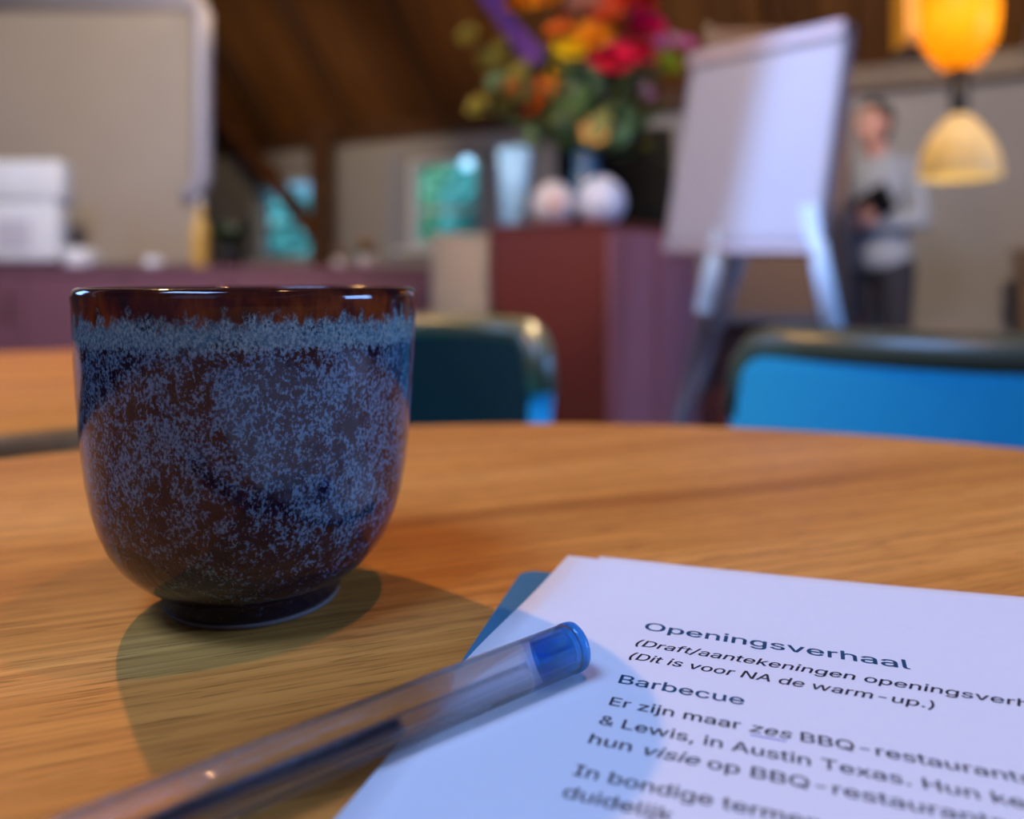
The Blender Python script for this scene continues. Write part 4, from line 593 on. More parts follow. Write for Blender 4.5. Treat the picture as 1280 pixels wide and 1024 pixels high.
# ------------------------------------------------------------------ ballpoint pen
def clear(name, col, ior, trans=0.45, rough=0.0):
    s = NT(name); nt = s.t
    s.b.inputs['Base Color'].default_value = col + (1,); s.b.inputs['Transmission Weight'].default_value = 1.0
    s.b.inputs['Roughness'].default_value = rough; s.b.inputs['IOR'].default_value = ior
    tb = s.n('BsdfTransparent'); tb.inputs[0].default_value = tuple(c ** 0.5 for c in col) + (1,)
    mx = s.n('MixShader'); mx.inputs[0].default_value = trans
    s.l(s.b.outputs[0], mx.inputs[1]); s.l(tb.outputs[0], mx.inputs[2])
    out = [n for n in nt.nodes if n.type == 'OUTPUT_MATERIAL'][0]; s.l(mx.outputs[0], out.inputs[0])
    return s.m
CLEAR = clear('clear_plastic', (0.97, 0.975, 0.99), 1.47, 0.32)
TUBEM = clear('refill_plastic', (0.90, 0.92, 0.96), 1.35, 0.5, 0.08)
BLUEP = clear('blue_plastic', (0.08, 0.42, 1.0), 1.45, 0.35, 0.03)
INKM = mat('pen_ink', (0.012, 0.012, 0.03), 0.15)
rp = 0.0044
pend = Vector((0.0113, 0.1487, TZ + 0.0068))                     # closed end (blue)
pfar = Vector((-0.0272, 0.1190, TZ + 0.0058))
ax = (pfar - pend).normalized()
zx = ax; yx = Vector((0, 0, 1)).cross(zx).normalized(); xx = yx.cross(zx)
MP = Matrix((xx, yx, zx)).transposed().to_4x4()                   # local z runs from the blue end towards the tip
pen = thing('ballpoint_pen', 'clear plastic ballpoint pen with blue end plug lying across papers and table', 'pen', pend)
pen.rotation_euler = MP.to_euler()
Lp = 0.142
bm = new()
ri = rp - 0.0012
lathe(bm, [(rp, 0.0014), (rp, Lp - 0.012), (0.0036, Lp - 0.002), (0.0030, Lp), (0.0018, Lp), (0.0018, Lp - 0.004), (ri, Lp - 0.014), (ri, 0.0014), (rp, 0.0014)], 48)
link('barrel', bm, CLEAR, pen, True)
bm = new(); lathe(bm, [(0, -0.0010), (rp - 0.0010, -0.0010), (rp, -0.0004), (rp + 0.0001, 0.0012), (ri - 0.0001, 0.00135), (ri - 0.00012, 0.0100), (ri - 0.0009, 0.0105),
                       (ri - 0.0012, 0.0101), (ri - 0.0012, 0.0018), (0, 0.0016)], 48)
o = link('end_plug', bm, BLUEP, pen, True); o['label'] = 'translucent blue end plug'
off = Vector((-0.0014, 0, 0))
def along(z0, z1, r0, r1=None, hollow=None, m=None, name='', n=24):
    bm = new()
    dx = 0.0013
    r1 = r0 if r1 is None else r1
    if hollow: lathe(bm, [(r0, z0), (r1, z1), (hollow, z1), (hollow, z0), (r0, z0)], n, (dx, 0, 0))
    else: lathe(bm, [(0, z0), (r0, z0), (r1, z1), (0, z1)], n, (dx, 0, 0))
    return link(name, bm, m, pen, True)
along(0.0125, Lp - 0.006, 0.00165, None, 0.00115, TUBEM, 'refill_tube')
along(0.0375, Lp - 0.006, 0.00112, None, None, INKM, 'ink')
bm = new(); lathe(bm, [(0, Lp - 0.006), (0.0016, Lp - 0.006), (0.0016, Lp + 0.003), (0.0005, Lp + 0.011), (0.0004, Lp + 0.0125), (0, Lp + 0.0127)], 24)
link('tip', bm, GREYM, pen, True)

# ------------------------------------------------------------------ chairs
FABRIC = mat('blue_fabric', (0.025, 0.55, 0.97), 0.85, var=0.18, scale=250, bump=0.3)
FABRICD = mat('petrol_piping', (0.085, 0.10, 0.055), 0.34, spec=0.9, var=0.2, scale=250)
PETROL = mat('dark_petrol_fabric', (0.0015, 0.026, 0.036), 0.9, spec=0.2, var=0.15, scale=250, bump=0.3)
def make_chair(label, x, y, rz, top, rad, depth=0.9, inner=None):
    root = thing('upholstered_chair', label, 'chair', (x, y, 0), rz, None)
    # shell: wraps round the back, open towards local -y
    nphi, nz = 36, 14; ph = R(78); z0 = 0.40
    def surf(rr, i, j, inset=0.0):
        f = -1 + 2 * i / nphi; phi = f * ph
        c = max(0, abs(f) - 0.80) / 0.20
        zt = top - inset - 0.075 * (1 - math.sqrt(max(0, 1 - c * c)))
        z = z0 + (zt - z0) * j / nz
        r = rr + 0.020 * (j / nz)
        return Vector((r * math.sin(phi), r * math.cos(phi) * depth, z))
    bm = new(); th = 0.034; g = []
    for rr in (rad, rad - th): g.append([[bm.verts.new(surf(rr, i, j)) for j in range(nz + 1)] for i in range(nphi + 1)])
    O, I = g
    for i in range(nphi):
        for j in range(nz):
            bm.faces.new((O[i][j], O[i + 1][j], O[i + 1][j + 1], O[i][j + 1])); bm.faces.new((I[i][j], I[i][j + 1], I[i + 1][j + 1], I[i + 1][j]))
        bm.faces.new((O[i][nz], O[i + 1][nz], I[i + 1][nz], I[i][nz])); bm.faces.new((O[i][0], I[i][0], I[i + 1][0], O[i + 1][0]))
    for j in range(nz):
        for i in (0, nphi): bm.faces.new((O[i][j], O[i][j + 1], I[i][j + 1], I[i][j]))
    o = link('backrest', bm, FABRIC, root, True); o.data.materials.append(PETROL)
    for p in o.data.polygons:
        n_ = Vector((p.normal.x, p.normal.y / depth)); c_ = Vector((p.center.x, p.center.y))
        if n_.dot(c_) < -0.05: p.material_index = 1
    md = o.modifiers.new('b', 'BEVEL'); md.width = 0.009; md.segments = 4; md.limit_method = 'ANGLE'; md.angle_limit = R(50)
    bm = new()
    tube(bm, [surf(rad - th / 2, i, nz) + Vector((0, 0, 0.001)) for i in range(nphi + 1)], 0.020, 12)
    o = link('top_roll', bm, FABRICD, root, True); o['label'] = 'darker green-blue padded top edge'
    bm = new(); n = 40; prof = [(0, 0.40), (0.215, 0.40), (0.232, 0.415), (0.232, 0.445), (0.215, 0.465), (0.12, 0.474), (0, 0.476)]
    lathe(bm, [(r * (rad - th) / 0.235, z) for r, z in prof], n)
    for v in bm.verts:
        v.co.y = v.co.y * (depth if v.co.y > 0 else 1.0)
    link('seat', bm, FABRIC, root, True)
    for sx in (-1, 1):
        for sy in (-1, 1):
            bm = new(); tube(bm, [(sx * 0.14, sy * 0.13, 0.405), (sx * 0.19, sy * 0.19, 0.004)], [0.014, 0.009], 12)
            tube(bm, [(sx * 0.19, sy * 0.19, 0.004), (sx * 0.19, sy * 0.19, 0.0)], [0.011, 0.011], 12); link('leg', bm, BLACKM, root, True)
    return root
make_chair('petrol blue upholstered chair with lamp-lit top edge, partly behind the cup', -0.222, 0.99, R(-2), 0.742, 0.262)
make_chair('bright blue upholstered chair beyond the right side of the oak table', 0.50, 0.86, R(176), 0.752, 0.262)

# ------------------------------------------------------------------ left side: counter, board, partition
def ubox(name, m, parent, x0, x1, y0, y1, z0, z1, bev=0.0):
    bm = new(); box(bm, x0, x1, y0, y1, z0, z1, bev=bev); return link(name, bm, m, parent)
ct = thing('counter', 'long mauve counter with panelled front running behind the cup', 'counter', (0, 3.6, 0))
CZ = 0.876; X0c, X1c = -3.6, -0.345
ubox('carcass', MAUVE, ct, X0c, X1c, 0.02, 0.50, 0.08, CZ - 0.03)
ubox('plinth', BLACK, ct, X0c + 0.03, X1c - 0.03, 0.05, 0.47, 0, 0.08)
ubox('worktop', MAUVE, ct, X0c - 0.01, X1c + 0.01, -0.01, 0.51, CZ - 0.03, CZ, 0.004)
nd_ = 7
for i in range(nd_):
    a = X0c + (X1c - X0c) * i / nd_; b = X0c + (X1c - X0c) * (i + 1) / nd_
    d = ubox('door', MAUVE, ct, a + 0.004, b - 0.004, 0.0, 0.02, 0.09, CZ - 0.04, 0.003)
    bm = new(); tube(bm, [(b - 0.05, -0.02, 0.62), (b - 0.05, -0.02, 0.76)], 0.006, 8)
    tube(bm, [(b - 0.05, -0.02, 0.63), (b - 0.05, 0.001, 0.63)], 0.004, 8); tube(bm, [(b - 0.05, -0.02, 0.75), (b - 0.05, 0.001, 0.75)], 0.004, 8)
    link('handle', bm, BLACKM, d, True)
# partition wall behind
bm = new(); box(bm, -4.3, P(243, 0, 4.35).x, 4.35, 4.47, 0, 2.75); struct(link('wall_partition', bm, CREAM))
bm = new(); box(bm, -4.3, P(243, 0, 4.35).x + 0.01, 4.335, 4.485, 0, 0.09); struct(link('baseboard_partition', bm, WHITEP))
# rounded board with tubular frame
D = 4.24
bw0, bw1 = -3.3, P(254, 0, D).x; bz0, bz1 = P(0, 244, D).z, P(0, 2, D).z
board = thing('presentation_board', 'large beige presentation board with rounded pale metal tube frame, upper left', 'board', (0, D, 0))
def rrect(x0, x1, z0, z1, r, n=8, y=0.0):
    out = []
    for cx, cz, a0 in ((x1 - r, z1 - r, 0), (x0 + r, z1 - r, 90), (x0 + r, z0 + r, 180), (x1 - r, z0 + r, 270)):
        for i in range(n + 1):
            t = R(a0 + 90 * i / n); out.append(Vector((cx + r * math.cos(t), y, cz + r * math.sin(t))))
    return out
bm = new(); prism(bm, rrect(bw0, P(247, 0, D).x, 0.90, bz1 - 0.02, 0.05, 8, 0.0), Vector((0, 0.03, 0))); link('panel', bm, BEIGE, board)
bm = new(); pr = rrect(bw0, bw1, bz0, bz1, 0.10, 8, -0.012)
tube(bm, pr[27:] + pr[:10], 0.050, 14)
FRAMEM = mat('satin_frame', (0.42, 0.43, 0.52), 0.4, metal=0.1)
link('frame', bm, FRAMEM, board, True)
for xx_ in (bw0 + 0.6, bw1 - 0.6):
    ubox('wall_bracket', GREYM, board, xx_ - 0.04, xx_ + 0.04, 0.03, 0.11, bz0 + 0.4, bz1 - 0.4, 0.004)
# white appliance on the counter
q = P(0, 0, 3.72)
ap = thing('coffee_machine', 'white rounded machine standing on the mauve counter at far left', 'appliance', (-2.30, 3.84, CZ), 0)
zt = P(0, 199, 3.7).z - CZ
bm = new(); box(bm, -0.20, 0.195, -0.15, -0.03, 0.02, zt * 0.60, bev=0.028, seg=4); link('body', bm, WHITEM, ap, True)
bm = new(); box(bm, -0.205, 0.215, -0.155, -0.02, zt * 0.60, zt, bev=0.035, seg=4); link('lid', bm, WHITEM, ap, True)
bm = new(); box(bm, -0.08, 0.08, -0.158, -0.149, 0.08, 0.22, bev=0.003); link('front_panel', bm, mat('pale_panel', (0.6, 0.62, 0.70), 0.3), ap)
for sx in (-0.15, 0.14):
    for sy in (-0.12, -0.06):
        bm = new(); lathe(bm, [(0, 0), (0.015, 0), (0.018, 0.021), (0, 0.021)], 16, (sx, sy, 0)); link('foot', bm, BLACK, ap)
def mug(label, X, Y, Z, r, h, m, grp=None):
    t = thing('mug', label, 'mug', (X, Y, Z), 0, grp)
    bm = new(); lathe(bm, [(0, 0), (r * 0.8, 0), (r * 0.93, h * 0.12), (r, h), (r - 0.004, h), (r * 0.9 - 0.004, h * 0.15), (0, h * 0.1)], 32); link('body', bm, m, t, True)
    bm = new(); tube(bm, [(r * 0.95, 0, h * 0.8), (r * 1.4, 0, h * 0.75), (r * 1.5, 0, h * 0.5), (r * 1.3, 0, h * 0.28), (r * 0.93, 0, h * 0.22)], 0.006, 8); link('handle', bm, m, t, True)
mug('large white mug on the mauve counter beside the white machine', P(97, 0, 3.72).x, 3.72, CZ, 0.062, 0.085, WHITEM)
mug('small white cup on the mauve counter below the beige board', P(190, 0, 3.72).x, 3.72, CZ, 0.034, 0.045, WHITEM)
# yellow bottle and leafy plant on the counter
t = thing('bottle', 'yellow bottle on the counter below the corner of the beige board', 'bottle', (P(250, 0, 3.85).x, 3.85, CZ))
YEL = mat('yellow_glass', (0.65, 0.42, 0.10), 0.3)
bm = new(); lathe(bm, [(0, 0), (0.040, 0), (0.045, 0.01), (0.045, 0.17), (0.034, 0.21), (0.017, 0.25), (0.017, 0.30), (0, 0.30)], 32); link('body', bm, YEL, t, True)
bm = new(); lathe(bm, [(0, 0.298), (0.02, 0.298), (0.02, 0.33), (0, 0.33)], 24); link('cap', bm, WHITEP, t)
def leaf_mesh(L, W, bend=0.3):
    bm = new(); n = 6; rows = []
    for i in range(n + 1):
        s = i / n; wv = W * math.sin(math.pi * min(1, s * 0.96 + 0.02)) ** 0.8
        z = bend * L * s * s
        rows.append([bm.verts.new((-wv, L * s, z + 0.1 * W)), bm.verts.new((0, L * s, z)), bm.verts.new((wv, L * s, z + 0.1 * W))])
    for a, b in zip(rows, rows[1:]):
        for k in (0, 1): bm.faces.new((a[k], a[k + 1], b[k + 1], b[k]))
    return bm
DGREEN = mat('dark_leaf', (0.02, 0.05, 0.018), 0.5, var=0.3)
OLIVE = mat('olive_leaf', (0.17, 0.17, 0.03), 0.5, var=0.3)
MIDG = mat('mid_leaf', (0.08, 0.15, 0.04), 0.5, var=0.3)
def potted(label, X, Y, Z, s, pot_m, leaf_m, n=14, bloom=None, name='potted_plant'):
    t = thing(name, label, 'plant', (X, Y, Z))
    bm = new(); lathe(bm, [(0, 0), (0.05 * s, 0), (0.065 * s, 0.09 * s), (0.06 * s, 0.09 * s), (0.055 * s, 0.075 * s), (0, 0.075 * s)], 24); link('pot', bm, pot_m, t, True)
    rnd = random.Random(int(X * 100))
    l0 = None
    for i in range(n):
        o = link('leaf', leaf_mesh(0.13 * s, 0.03 * s), leaf_m, t, True) if l0 is None else l0.copy()
        if l0 is None: l0 = o
        else: COL.objects.link(o)
        o.rotation_euler = (rnd.uniform(0.1, 0.9), 0, i * 2.4); o.location = (0, 0, 0.08 * s); o.parent = t
    if bloom:
        for i in range(3):
            bm = new(); ball(bm, (0.03 * math.cos(i * 2.1) * s, 0.03 * math.sin(i * 2.1) * s, (0.16 + 0.02 * i) * s), 0.028 * s, 2, (1, 1, 0.7)); link('flower_head', bm, bloom, t, True)
            bm = new(); tube(bm, [(0, 0, 0.07 * s), (0.03 * math.cos(i * 2.1) * s, 0.03 * math.sin(i * 2.1) * s, (0.16 + 0.02 * i) * s)], 0.002, 6); link('stem', bm, leaf_m, t)
potted('dark leafy plant in a low black pot on the mauve counter', P(288, 0, 3.8).x, 3.8, CZ, 1.1, BLACK, DGREEN, 18)
potted('small pot plant with orange blooms on the mauve counter', P(458, 0, 3.8).x, 3.8, CZ, 0.62, FROSTW, MIDG, 10, mat('orange_petal', (0.75, 0.20, 0.03), 0.6))
potted('small pot plant with pink blooms on the mauve counter', P(424, 0, 3.8).x, 3.8, CZ, 0.45, FROSTW, MIDG, 10, mat('rose_petal', (0.55, 0.10, 0.14), 0.6))

# bright little globe lamp by the middle window
cpos = P(584, 204, 5.2)
t = thing('globe_lamp', 'small bright round lamp hanging beside the middle window', 'lamp', (cpos.x, cpos.y, cpos.z))
bm = new(); ball(bm, (0, 0, 0), 0.042, 3); link('globe', bm, mat('lit_globe', (0.8, 0.9, 1.0), 0.4, emit=(0.30, 0.66, 1.0), estr=2.0), t, True)
bm = new(); tube(bm, [(0, 0, 0.038), (0, 0, 0.08)], 0.014, 12); link('socket', bm, BLACK, t, True)
bpt = 5.86 + Vector((cpos.x, cpos.y, 0)).dot(NB)
bm = new(); tube(bm, [(0, 0, 0.08), (0, 0, EAVE + bpt - 0.0 - cpos.z)], 0.0015, 6); link('cord', bm, BLACK, t)

# ------------------------------------------------------------------ pedestal and what stands on it
PC = Vector((0.316, 2.75, 0)); lv = Vector((-0.402, 0.33, 0)); rv = Vector((0.33, 0.402, 0)) * 1.33
PZ = 1.02
ang = math.atan2(-lv.y, -lv.x)
ped = thing('cabinet', 'tall oxblood red cabinet under the flower vases', 'cabinet', PC, ang)     # local -x along left face, +y into depth
lw, ld = lv.length, rv.length
ubox('carcass', OXBLOOD, ped, -lw, 0, 0.018, ld, 0.06, PZ - 0.025)
ubox('plinth', BLACK, ped, -lw + 0.02, -0.02, 0.04, ld - 0.02, 0, 0.06)
ubox('top', OXBLOOD, ped, -lw - 0.004, 0.004, -0.004, ld, PZ - 0.025, PZ, 0.003)
dr = ubox('door', OXBLOOD, ped, -lw + 0.003, -0.003, 0.0, 0.018, 0.07, PZ - 0.03, 0.002)
bm = new(); ball(bm, (-lw + 0.05, -0.018, 0.70), 0.014, 2); tube(bm, [(-lw + 0.05, -0.016, 0.70), (-lw + 0.05, 0.001, 0.70)], 0.006, 8); link('knob', bm, BLACKM, dr, True)
for i in range(2):
    o = ubox('side_panel', mat('daylit_mauve_lacquer', (0.36, 0.13, 0.15), 0.5), ped, 0.0, 0.012, 0.02 + i * ld / 2, ld / 2 * (i + 1) - 0.004, 0.07, PZ - 0.028, 0.002)  # paler mauve puts the daylight on this side into the colour
    if i == 0: o['label'] = 'mauve side panel, lightened as if daylit'
# beige box beside it
bx = thing('box', 'plain beige box standing left of the oxblood cabinet', 'box', (P(575, 0, 3.35).x, 3.42, 0))
ubox('body', mat('beige_laminate', (0.42, 0.37, 0.30), 0.6), bx, -0.118, 0.118, -0.1, 0.14, 0, P(0, 292, 3.3).z - 0.02, 0.004)
ubox('lid', mat('beige_laminate', (0, 0, 0)), bx, -0.124, 0.124, -0.106, 0.146, P(0, 292, 3.3).z - 0.0199, P(0, 292, 3.3).z, 0.004)

def vase(name, label, X, Y, prof, m, cat='vase', grp=None):
    t = thing(name, label, cat, (X, Y, PZ), 0, grp)
    bm = new(); lathe(bm, prof, 40); link('body', bm, m, t, True); return t
def shell(prof, th):                                              # outer profile up, then back down inside
    return [(0, prof[0][1])] + prof + [(max(0.002, r - th), z if i == 0 else max(z, prof[0][1] + th)) for i, (r, z) in enumerate(prof[::-1])] + [(0, prof[0][1] + th)]
PALEB = mat('pale_blue_glass', (0.36, 0.66, 1.0), 0.15)
t = vase('beaker', 'tall pale blue tumbler at the left end of the cabinet top', P(641, 0, 3.05).x + 0.004, 3.06,
         shell([(0.042, 0.0), (0.050, 0.006), (0.056, 0.15), (0.068, 0.295)], 0.004), PALEB)
def sph(r, neck):
    pr = []
    for i in range(13):
        t_ = -math.pi / 2 + 0.45 + (math.pi - 0.45 - 0.42) * i / 12
        pr.append((r * math.cos(t_), r + r * math.sin(t_) - r * (1 - math.cos(0.45))))
    pr.append((neck, pr[-1][1] + 0.006)); return pr
t = vase('round_vase', 'left white ball-shaped ceramic vase on the oxblood cabinet', P(692, 0, 2.98).x, 2.98, shell(sph(0.083, 0.034), 0.004), FROSTW)
bm = new(); Mx = Matrix.Rotation(R(90), 4, 'X'); lathe(bm, [(0, 0), (0.026, 0), (0.026, 0.004), (0, 0.005)], 24, (0, 0, 0), Matrix.Translation((0, -0.081, 0.074)) @ Mx)
o = link('medallion', bm, mat('pink_clay', (0.55, 0.33, 0.30), 0.6), t); o['label'] = 'pinkish round medallion'
t = vase('round_vase', 'right white ball-shaped ceramic vase on the oxblood cabinet', P(752, 0, 2.93).x, 2.95, shell(sph(0.091, 0.036), 0.004), mat('cool_ceramic', (0.56, 0.60, 0.72), 0.3))
BV = Vector((P(732, 0, 3.2).x, 3.2, PZ))
t = vase('flower_vase', 'dark blue vase behind the white vases, holding the bouquet', BV.x, BV.y,
         shell([(0.06, 0), (0.085, 0.03), (0.09, 0.12), (0.06, 0.22), (0.045, 0.26), (0.06, 0.31)], 0.004), mat('dark_blue_glass', (0.03, 0.10, 0.20), 0.2))

# black television on a stand behind the cabinet
TVD = 3.95
tv = thing('television', 'black screen behind the vases and right of the bouquet stems', 'television', (P(772, 0, TVD).x, TVD, 0), R(-14))
tz0, tz1 = P(0, 286, TVD).z, P(0, 168, TVD).z
ubox('casing', BLACK, tv, -0.31, 0.27, 0, 0.05, tz0, tz1 + 0.03, 0.008)
ubox('screen', mat('dark_screen', (0.004, 0.004, 0.006), 0.5, spec=0.15), tv, -0.29, 0.25, -0.004, 0.0005, tz0 + 0.02, tz1 + 0.01)
bm = new(); tube(bm, [(0, 0.07, 0.02), (0, 0.07, tz1 - 0.1)], 0.022, 16); link('pole', bm, BLACKM, tv, True)
bm = new(); lathe(bm, [(0, 0), (0.19, 0), (0.19, 0.012), (0.03, 0.025), (0, 0.025)], 40, (0, 0.07, 0)); link('base', bm, BLACKM, tv)
ubox('bracket', BLACKM, tv, -0.08, 0.08, 0.045, 0.075, tz0 + 0.15, tz1 - 0.12)

# ------------------------------------------------------------------ bouquet
bq = thing('flower_bouquet', 'large mixed bouquet of red, orange, yellow and purple flowers in the dark blue vase', 'flowers', BV)
def bloom_bm(layers=3, n=9):
    bm = new()
    for k in range(layers):
        r = 1.0 - 0.28 * k; tilt = 0.25 + 0.38 * k
        for i in range(n - k):
            a = 2 * math.pi * (i + 0.5 * k) / (n - k)
            d = Vector((math.cos(a), math.sin(a), 0)); s_ = Vector((-math.sin(a), math.cos(a), 0))
            up = Vector((0, 0, 1)); pts = []
            for (q, wv) in ((0.05, 0.08), (0.45, 0.30), (0.8, 0.28), (1.0, 0.10)):
                c = d * q * r * math.cos(tilt) + up * (q * r * math.sin(tilt) + 0.12 * q * q)
                pts.append((bm.verts.new(c - s_ * wv * r), bm.verts.new(c + s_ * wv * r)))
            for p, q2 in zip(pts, pts[1:]): bm.faces.new((p[0], p[1], q2[1], q2[0]))
    ball(bm, (0, 0, 0.12), 0.2, 2, (1, 1, 0.7))
    return bm
def spike_bm():
    bm = new(); rnd = random.Random(3)
    for i in range(46):
        s = i / 45; a = i * 2.4; r = 0.22 * (1 - s * 0.7)
        ball(bm, (r * math.cos(a), r * math.sin(a), s * 2 - 1), 0.15 * (1 - 0.5 * s), 1, (1, 1, 0.8))
    return bm
FC = {'red': (0.95, 0.02, 0.015), 'coral': (0.95, 0.13, 0.03), 'magenta': (0.80, 0.005, 0.12), 'crimson': (0.85, 0.012, 0.06), 'orange': (0.95, 0.30, 0.008),
      'yellow': (0.95, 0.58, 0.008), 'cream': (0.75, 0.55, 0.30), 'salmon': (0.60, 0.26, 0.16), 'rust': (0.62, 0.13, 0.015), 'burnt': (0.85, 0.13, 0.008), 'lilac': (0.62, 0.34, 0.48),
      'pink': (0.60, 0.14, 0.38), 'olive': (0.24, 0.20, 0.03), 'peach': (0.75, 0.42, 0.12), 'wine': (0.25, 0.02, 0.03), 'lime': (0.26, 0.32, 0.01), 'purple': (0.17, 0.06, 0.30), 'sage': (0.14, 0.22, 0.10)}
FM = {k: mat('petals_' + k, v, 0.6, var=0.25, scale=40, spec=0.2) for k, v in FC.items()}
blist = [(782, 2, 30, 'red'), (774, 42, 26, 'coral'), (806, 34, 20, 'magenta'), (762, 78, 24, 'crimson'), (790, 68, 24, 'crimson'), (742, 50, 20, 'orange'), (712, 64, 17, 'yellow'),
         (704, 92, 15, 'yellow'), (728, 92, 15, 'cream'), (652, 6, 24, 'orange'), (684, -2, 22, 'orange'), (712, 22, 17, 'salmon'), (730, 8, 18, 'salmon'), (586, 46, 17, 'olive'),
         (612, 78, 19, 'olive'), (598, 134, 17, 'olive'), (628, 60, 16, 'olive'), (676, 118, 17, 'burnt'), (674, 142, 14, 'burnt'), (638, 118, 15, 'rust'), (826, 56, 13, 'pink'), (858, 56, 12, 'pink'),
         (840, 52, 9, 'lilac'), (801, 118, 13, 'lilac'), (766, 143, 13, 'lilac'), (743, 167, 14, 'peach'), (651, 158, 11, 'wine'), (776, 110, 17, 'lime'), (834, 82, 13, 'lime'), (692, 160, 16, 'sage'),
         (700, 40, 14, 'rust'), (690, 74, 14, 'olive'), (650, 92, 16, 'olive'), (756, 20, 18, 'coral'), (752, 104, 14, 'lime'), (714, 122, 14, 'sage'), (620, 104, 14, 'sage'), (664, 172, 10, 'sage'),
         (800, -22, 22, 'red'), (720, -30, 22, 'salmon'), (620, -20, 22, 'olive'), (750, -45, 24, 'yellow'), (670, -48, 22, 'crimson')]
meshes = {}
neck = Vector((0, 0, 0.27))
rnd = random.Random(11)
bnames = {'olive': 'seed_head', 'sage': 'seed_head'}
for (px, py, r, c) in blist:
    D = 3.2 + rnd.uniform(-0.16, 0.12)
    q = P(px, py, D) - BV
    if c not in meshes:
        o = link('flower_head', bloom_bm(), FM[c], bq, True); meshes[c] = o
    else:
        o = meshes[c].copy(); COL.objects.link(o); o.parent = bq
    s = r * D / 1000 * (0.95 if c in ('olive', 'sage', 'pink') else 1.40); o.scale = (s, s, s); o.location = q
    d = (q - neck).normalized(); d = (d * 0.6 + Vector((rnd.uniform(-.3, .3), -0.9, 0.2))).normalized()
    o.rotation_euler = d.to_track_quat('Z', 'Y').to_euler()
    bm = new(); mid = neck * 0.5 + q * 0.5 + Vector((0, 0, 0.05)); tube(bm, [Vector((q.x * 0.04, q.y * 0.04, 0.03)), neck + Vector((q.x * .06, q.y * .06, 0)), mid, q - d * 0.01], 0.0028, 6)
    link('stem', bm, MIDG, bq)
# purple spikes
sp = None
for (p0, p1, rr) in (((600, -12), (672, 76), 15), ((648, -40), (610, 10), 12)):
    a_, b_ = P(p0[0], p0[1], 3.12) - BV, P(p1[0], p1[1], 3.12) - BV
    if sp is None: o = sp = link('flower_spike', spike_bm(), FM['purple'], bq, True)
    else: o = sp.copy(); COL.objects.link(o); o.parent = bq
    L = (a_ - b_).length / 2; o.location = (a_ + b_) / 2; s = rr * 3.12 / 1000 * 3.2; o.scale = (s, s, L)
    o.rotation_euler = (a_ - b_).to_track_quat('Z', 'Y').to_euler()
    bm = new(); tube(bm, [Vector((0, 0, 0.05)), neck, b_], 0.003, 6); link('stem', bm, MIDG, bq)
lf = {}
for i in range(120):
    m = (DGREEN, OLIVE, MIDG)[i % 3]
    a = rnd.uniform(0, 6.28); el = rnd.uniform(0.05, 1.2); rr = rnd.uniform(0.06, 0.38)
    q = neck + Vector((math.cos(a) * math.cos(el) * rr, math.sin(a) * math.cos(el) * rr * 0.5, math.sin(el) * rr * 0.95))
    if m.name not in lf: o = lf[m.name] = link('leaf', leaf_mesh(0.11, 0.026), m, bq, True)
    else: o = lf[m.name].copy(); COL.objects.link(o); o.parent = bq
    o.location = q; o.rotation_euler = (rnd.uniform(-0.4, 1.5), rnd.uniform(-0.6, 0.6), a - 1.57); s = rnd.uniform(0.7, 1.5); o.scale = (s, s, s)

# ------------------------------------------------------------------ flip chart easel
S = 2.2
TR = P(1058, 30, S); BR = P(1005, 312, S * 0.986); TL = P(866, 72, S * 1.183); BL = P(818, 310, S * 1.169)
ux = (TR - TL).normalized(); uz = ((TR - BR)).normalized(); uz = (uz - ux * uz.dot(ux)).normalized(); un = ux.cross(uz).normalized()
if un.y > 0: un = -un                                            # towards the viewer
fl = thing('flip_chart', 'white flip chart easel with pale tubular legs, tilted board facing the table', 'flip chart', ((TR.x + BR.x) / 2, (TR.y + BR.y) / 2, 0))
FO = fl.location.copy()
def fbox(name, m, u0, u1, w0, w1, n0, n1, parent=fl):
    """in board frame: u along width from TL, w down from top, n towards viewer"""
    bm = new(); g = [TL + ux * u - uz * w_ + un * n0 - FO for (u, w_) in ((u0, w0), (u1, w0), (u1, w1), (u0, w1))]
    prism(bm, g, un * (n1 - n0)); return link(name, bm, m, parent)
BW = (TR - TL).length; BH = (TR - BR).length
fbox('backboard', mat('dark_backboard', (0.10, 0.085, 0.10), 0.6), -0.005, BW + 0.012, 0.0, BH, -0.03, -0.008)
CLAMP = mat('clamp_bar', (0.62, 0.50, 0.48), 0.45)
fbox('clamp_bar', CLAMP, 0.0, BW, -0.004, 0.035, 0.006, 0.022)
# paper pad: slight fold added so its two halves catch light differently
bm = new(); rows = []
for i in range(21):
    col = []
    s = i / 20
    for j in range(13):
        t_ = j / 12; fold = 0.50 - 0.06 * t_
        n_ = 0.010 * (1 - abs(s - fold) / (fold if s < fold else 1 - fold)) * (0.25 + 0.75 * t_)
        col.append((TL + ux * BW * s - uz * (0.02 + (BH - 0.022) * t_) + un * (n_ + 0.0) - FO))
    rows.append(col)
Tv = [[bm.verts.new(p) for p in c] for c in rows]; Bv = [[bm.verts.new(p - un * 0.006) for p in c] for c in rows]
for i in range(20):
    for j in range(12):
        bm.faces.new((Tv[i][j], Tv[i + 1][j], Tv[i + 1][j + 1], Tv[i][j + 1])); bm.faces.new((Bv[i][j], Bv[i][j + 1], Bv[i + 1][j + 1], Bv[i + 1][j]))
    for j in (0, 12): bm.faces.new((Tv[i][j], Tv[i + 1][j], Bv[i + 1][j], Bv[i][j]))
for j in range(12):
    for i in (0, 20): bm.faces.new((Tv[i][j], Bv[i][j], Bv[i][j + 1], Tv[i][j + 1]))
link('paper_pad', bm, mat('pad_paper', (0.52, 0.50, 0.52), 0.7, var=0.02), fl, True)
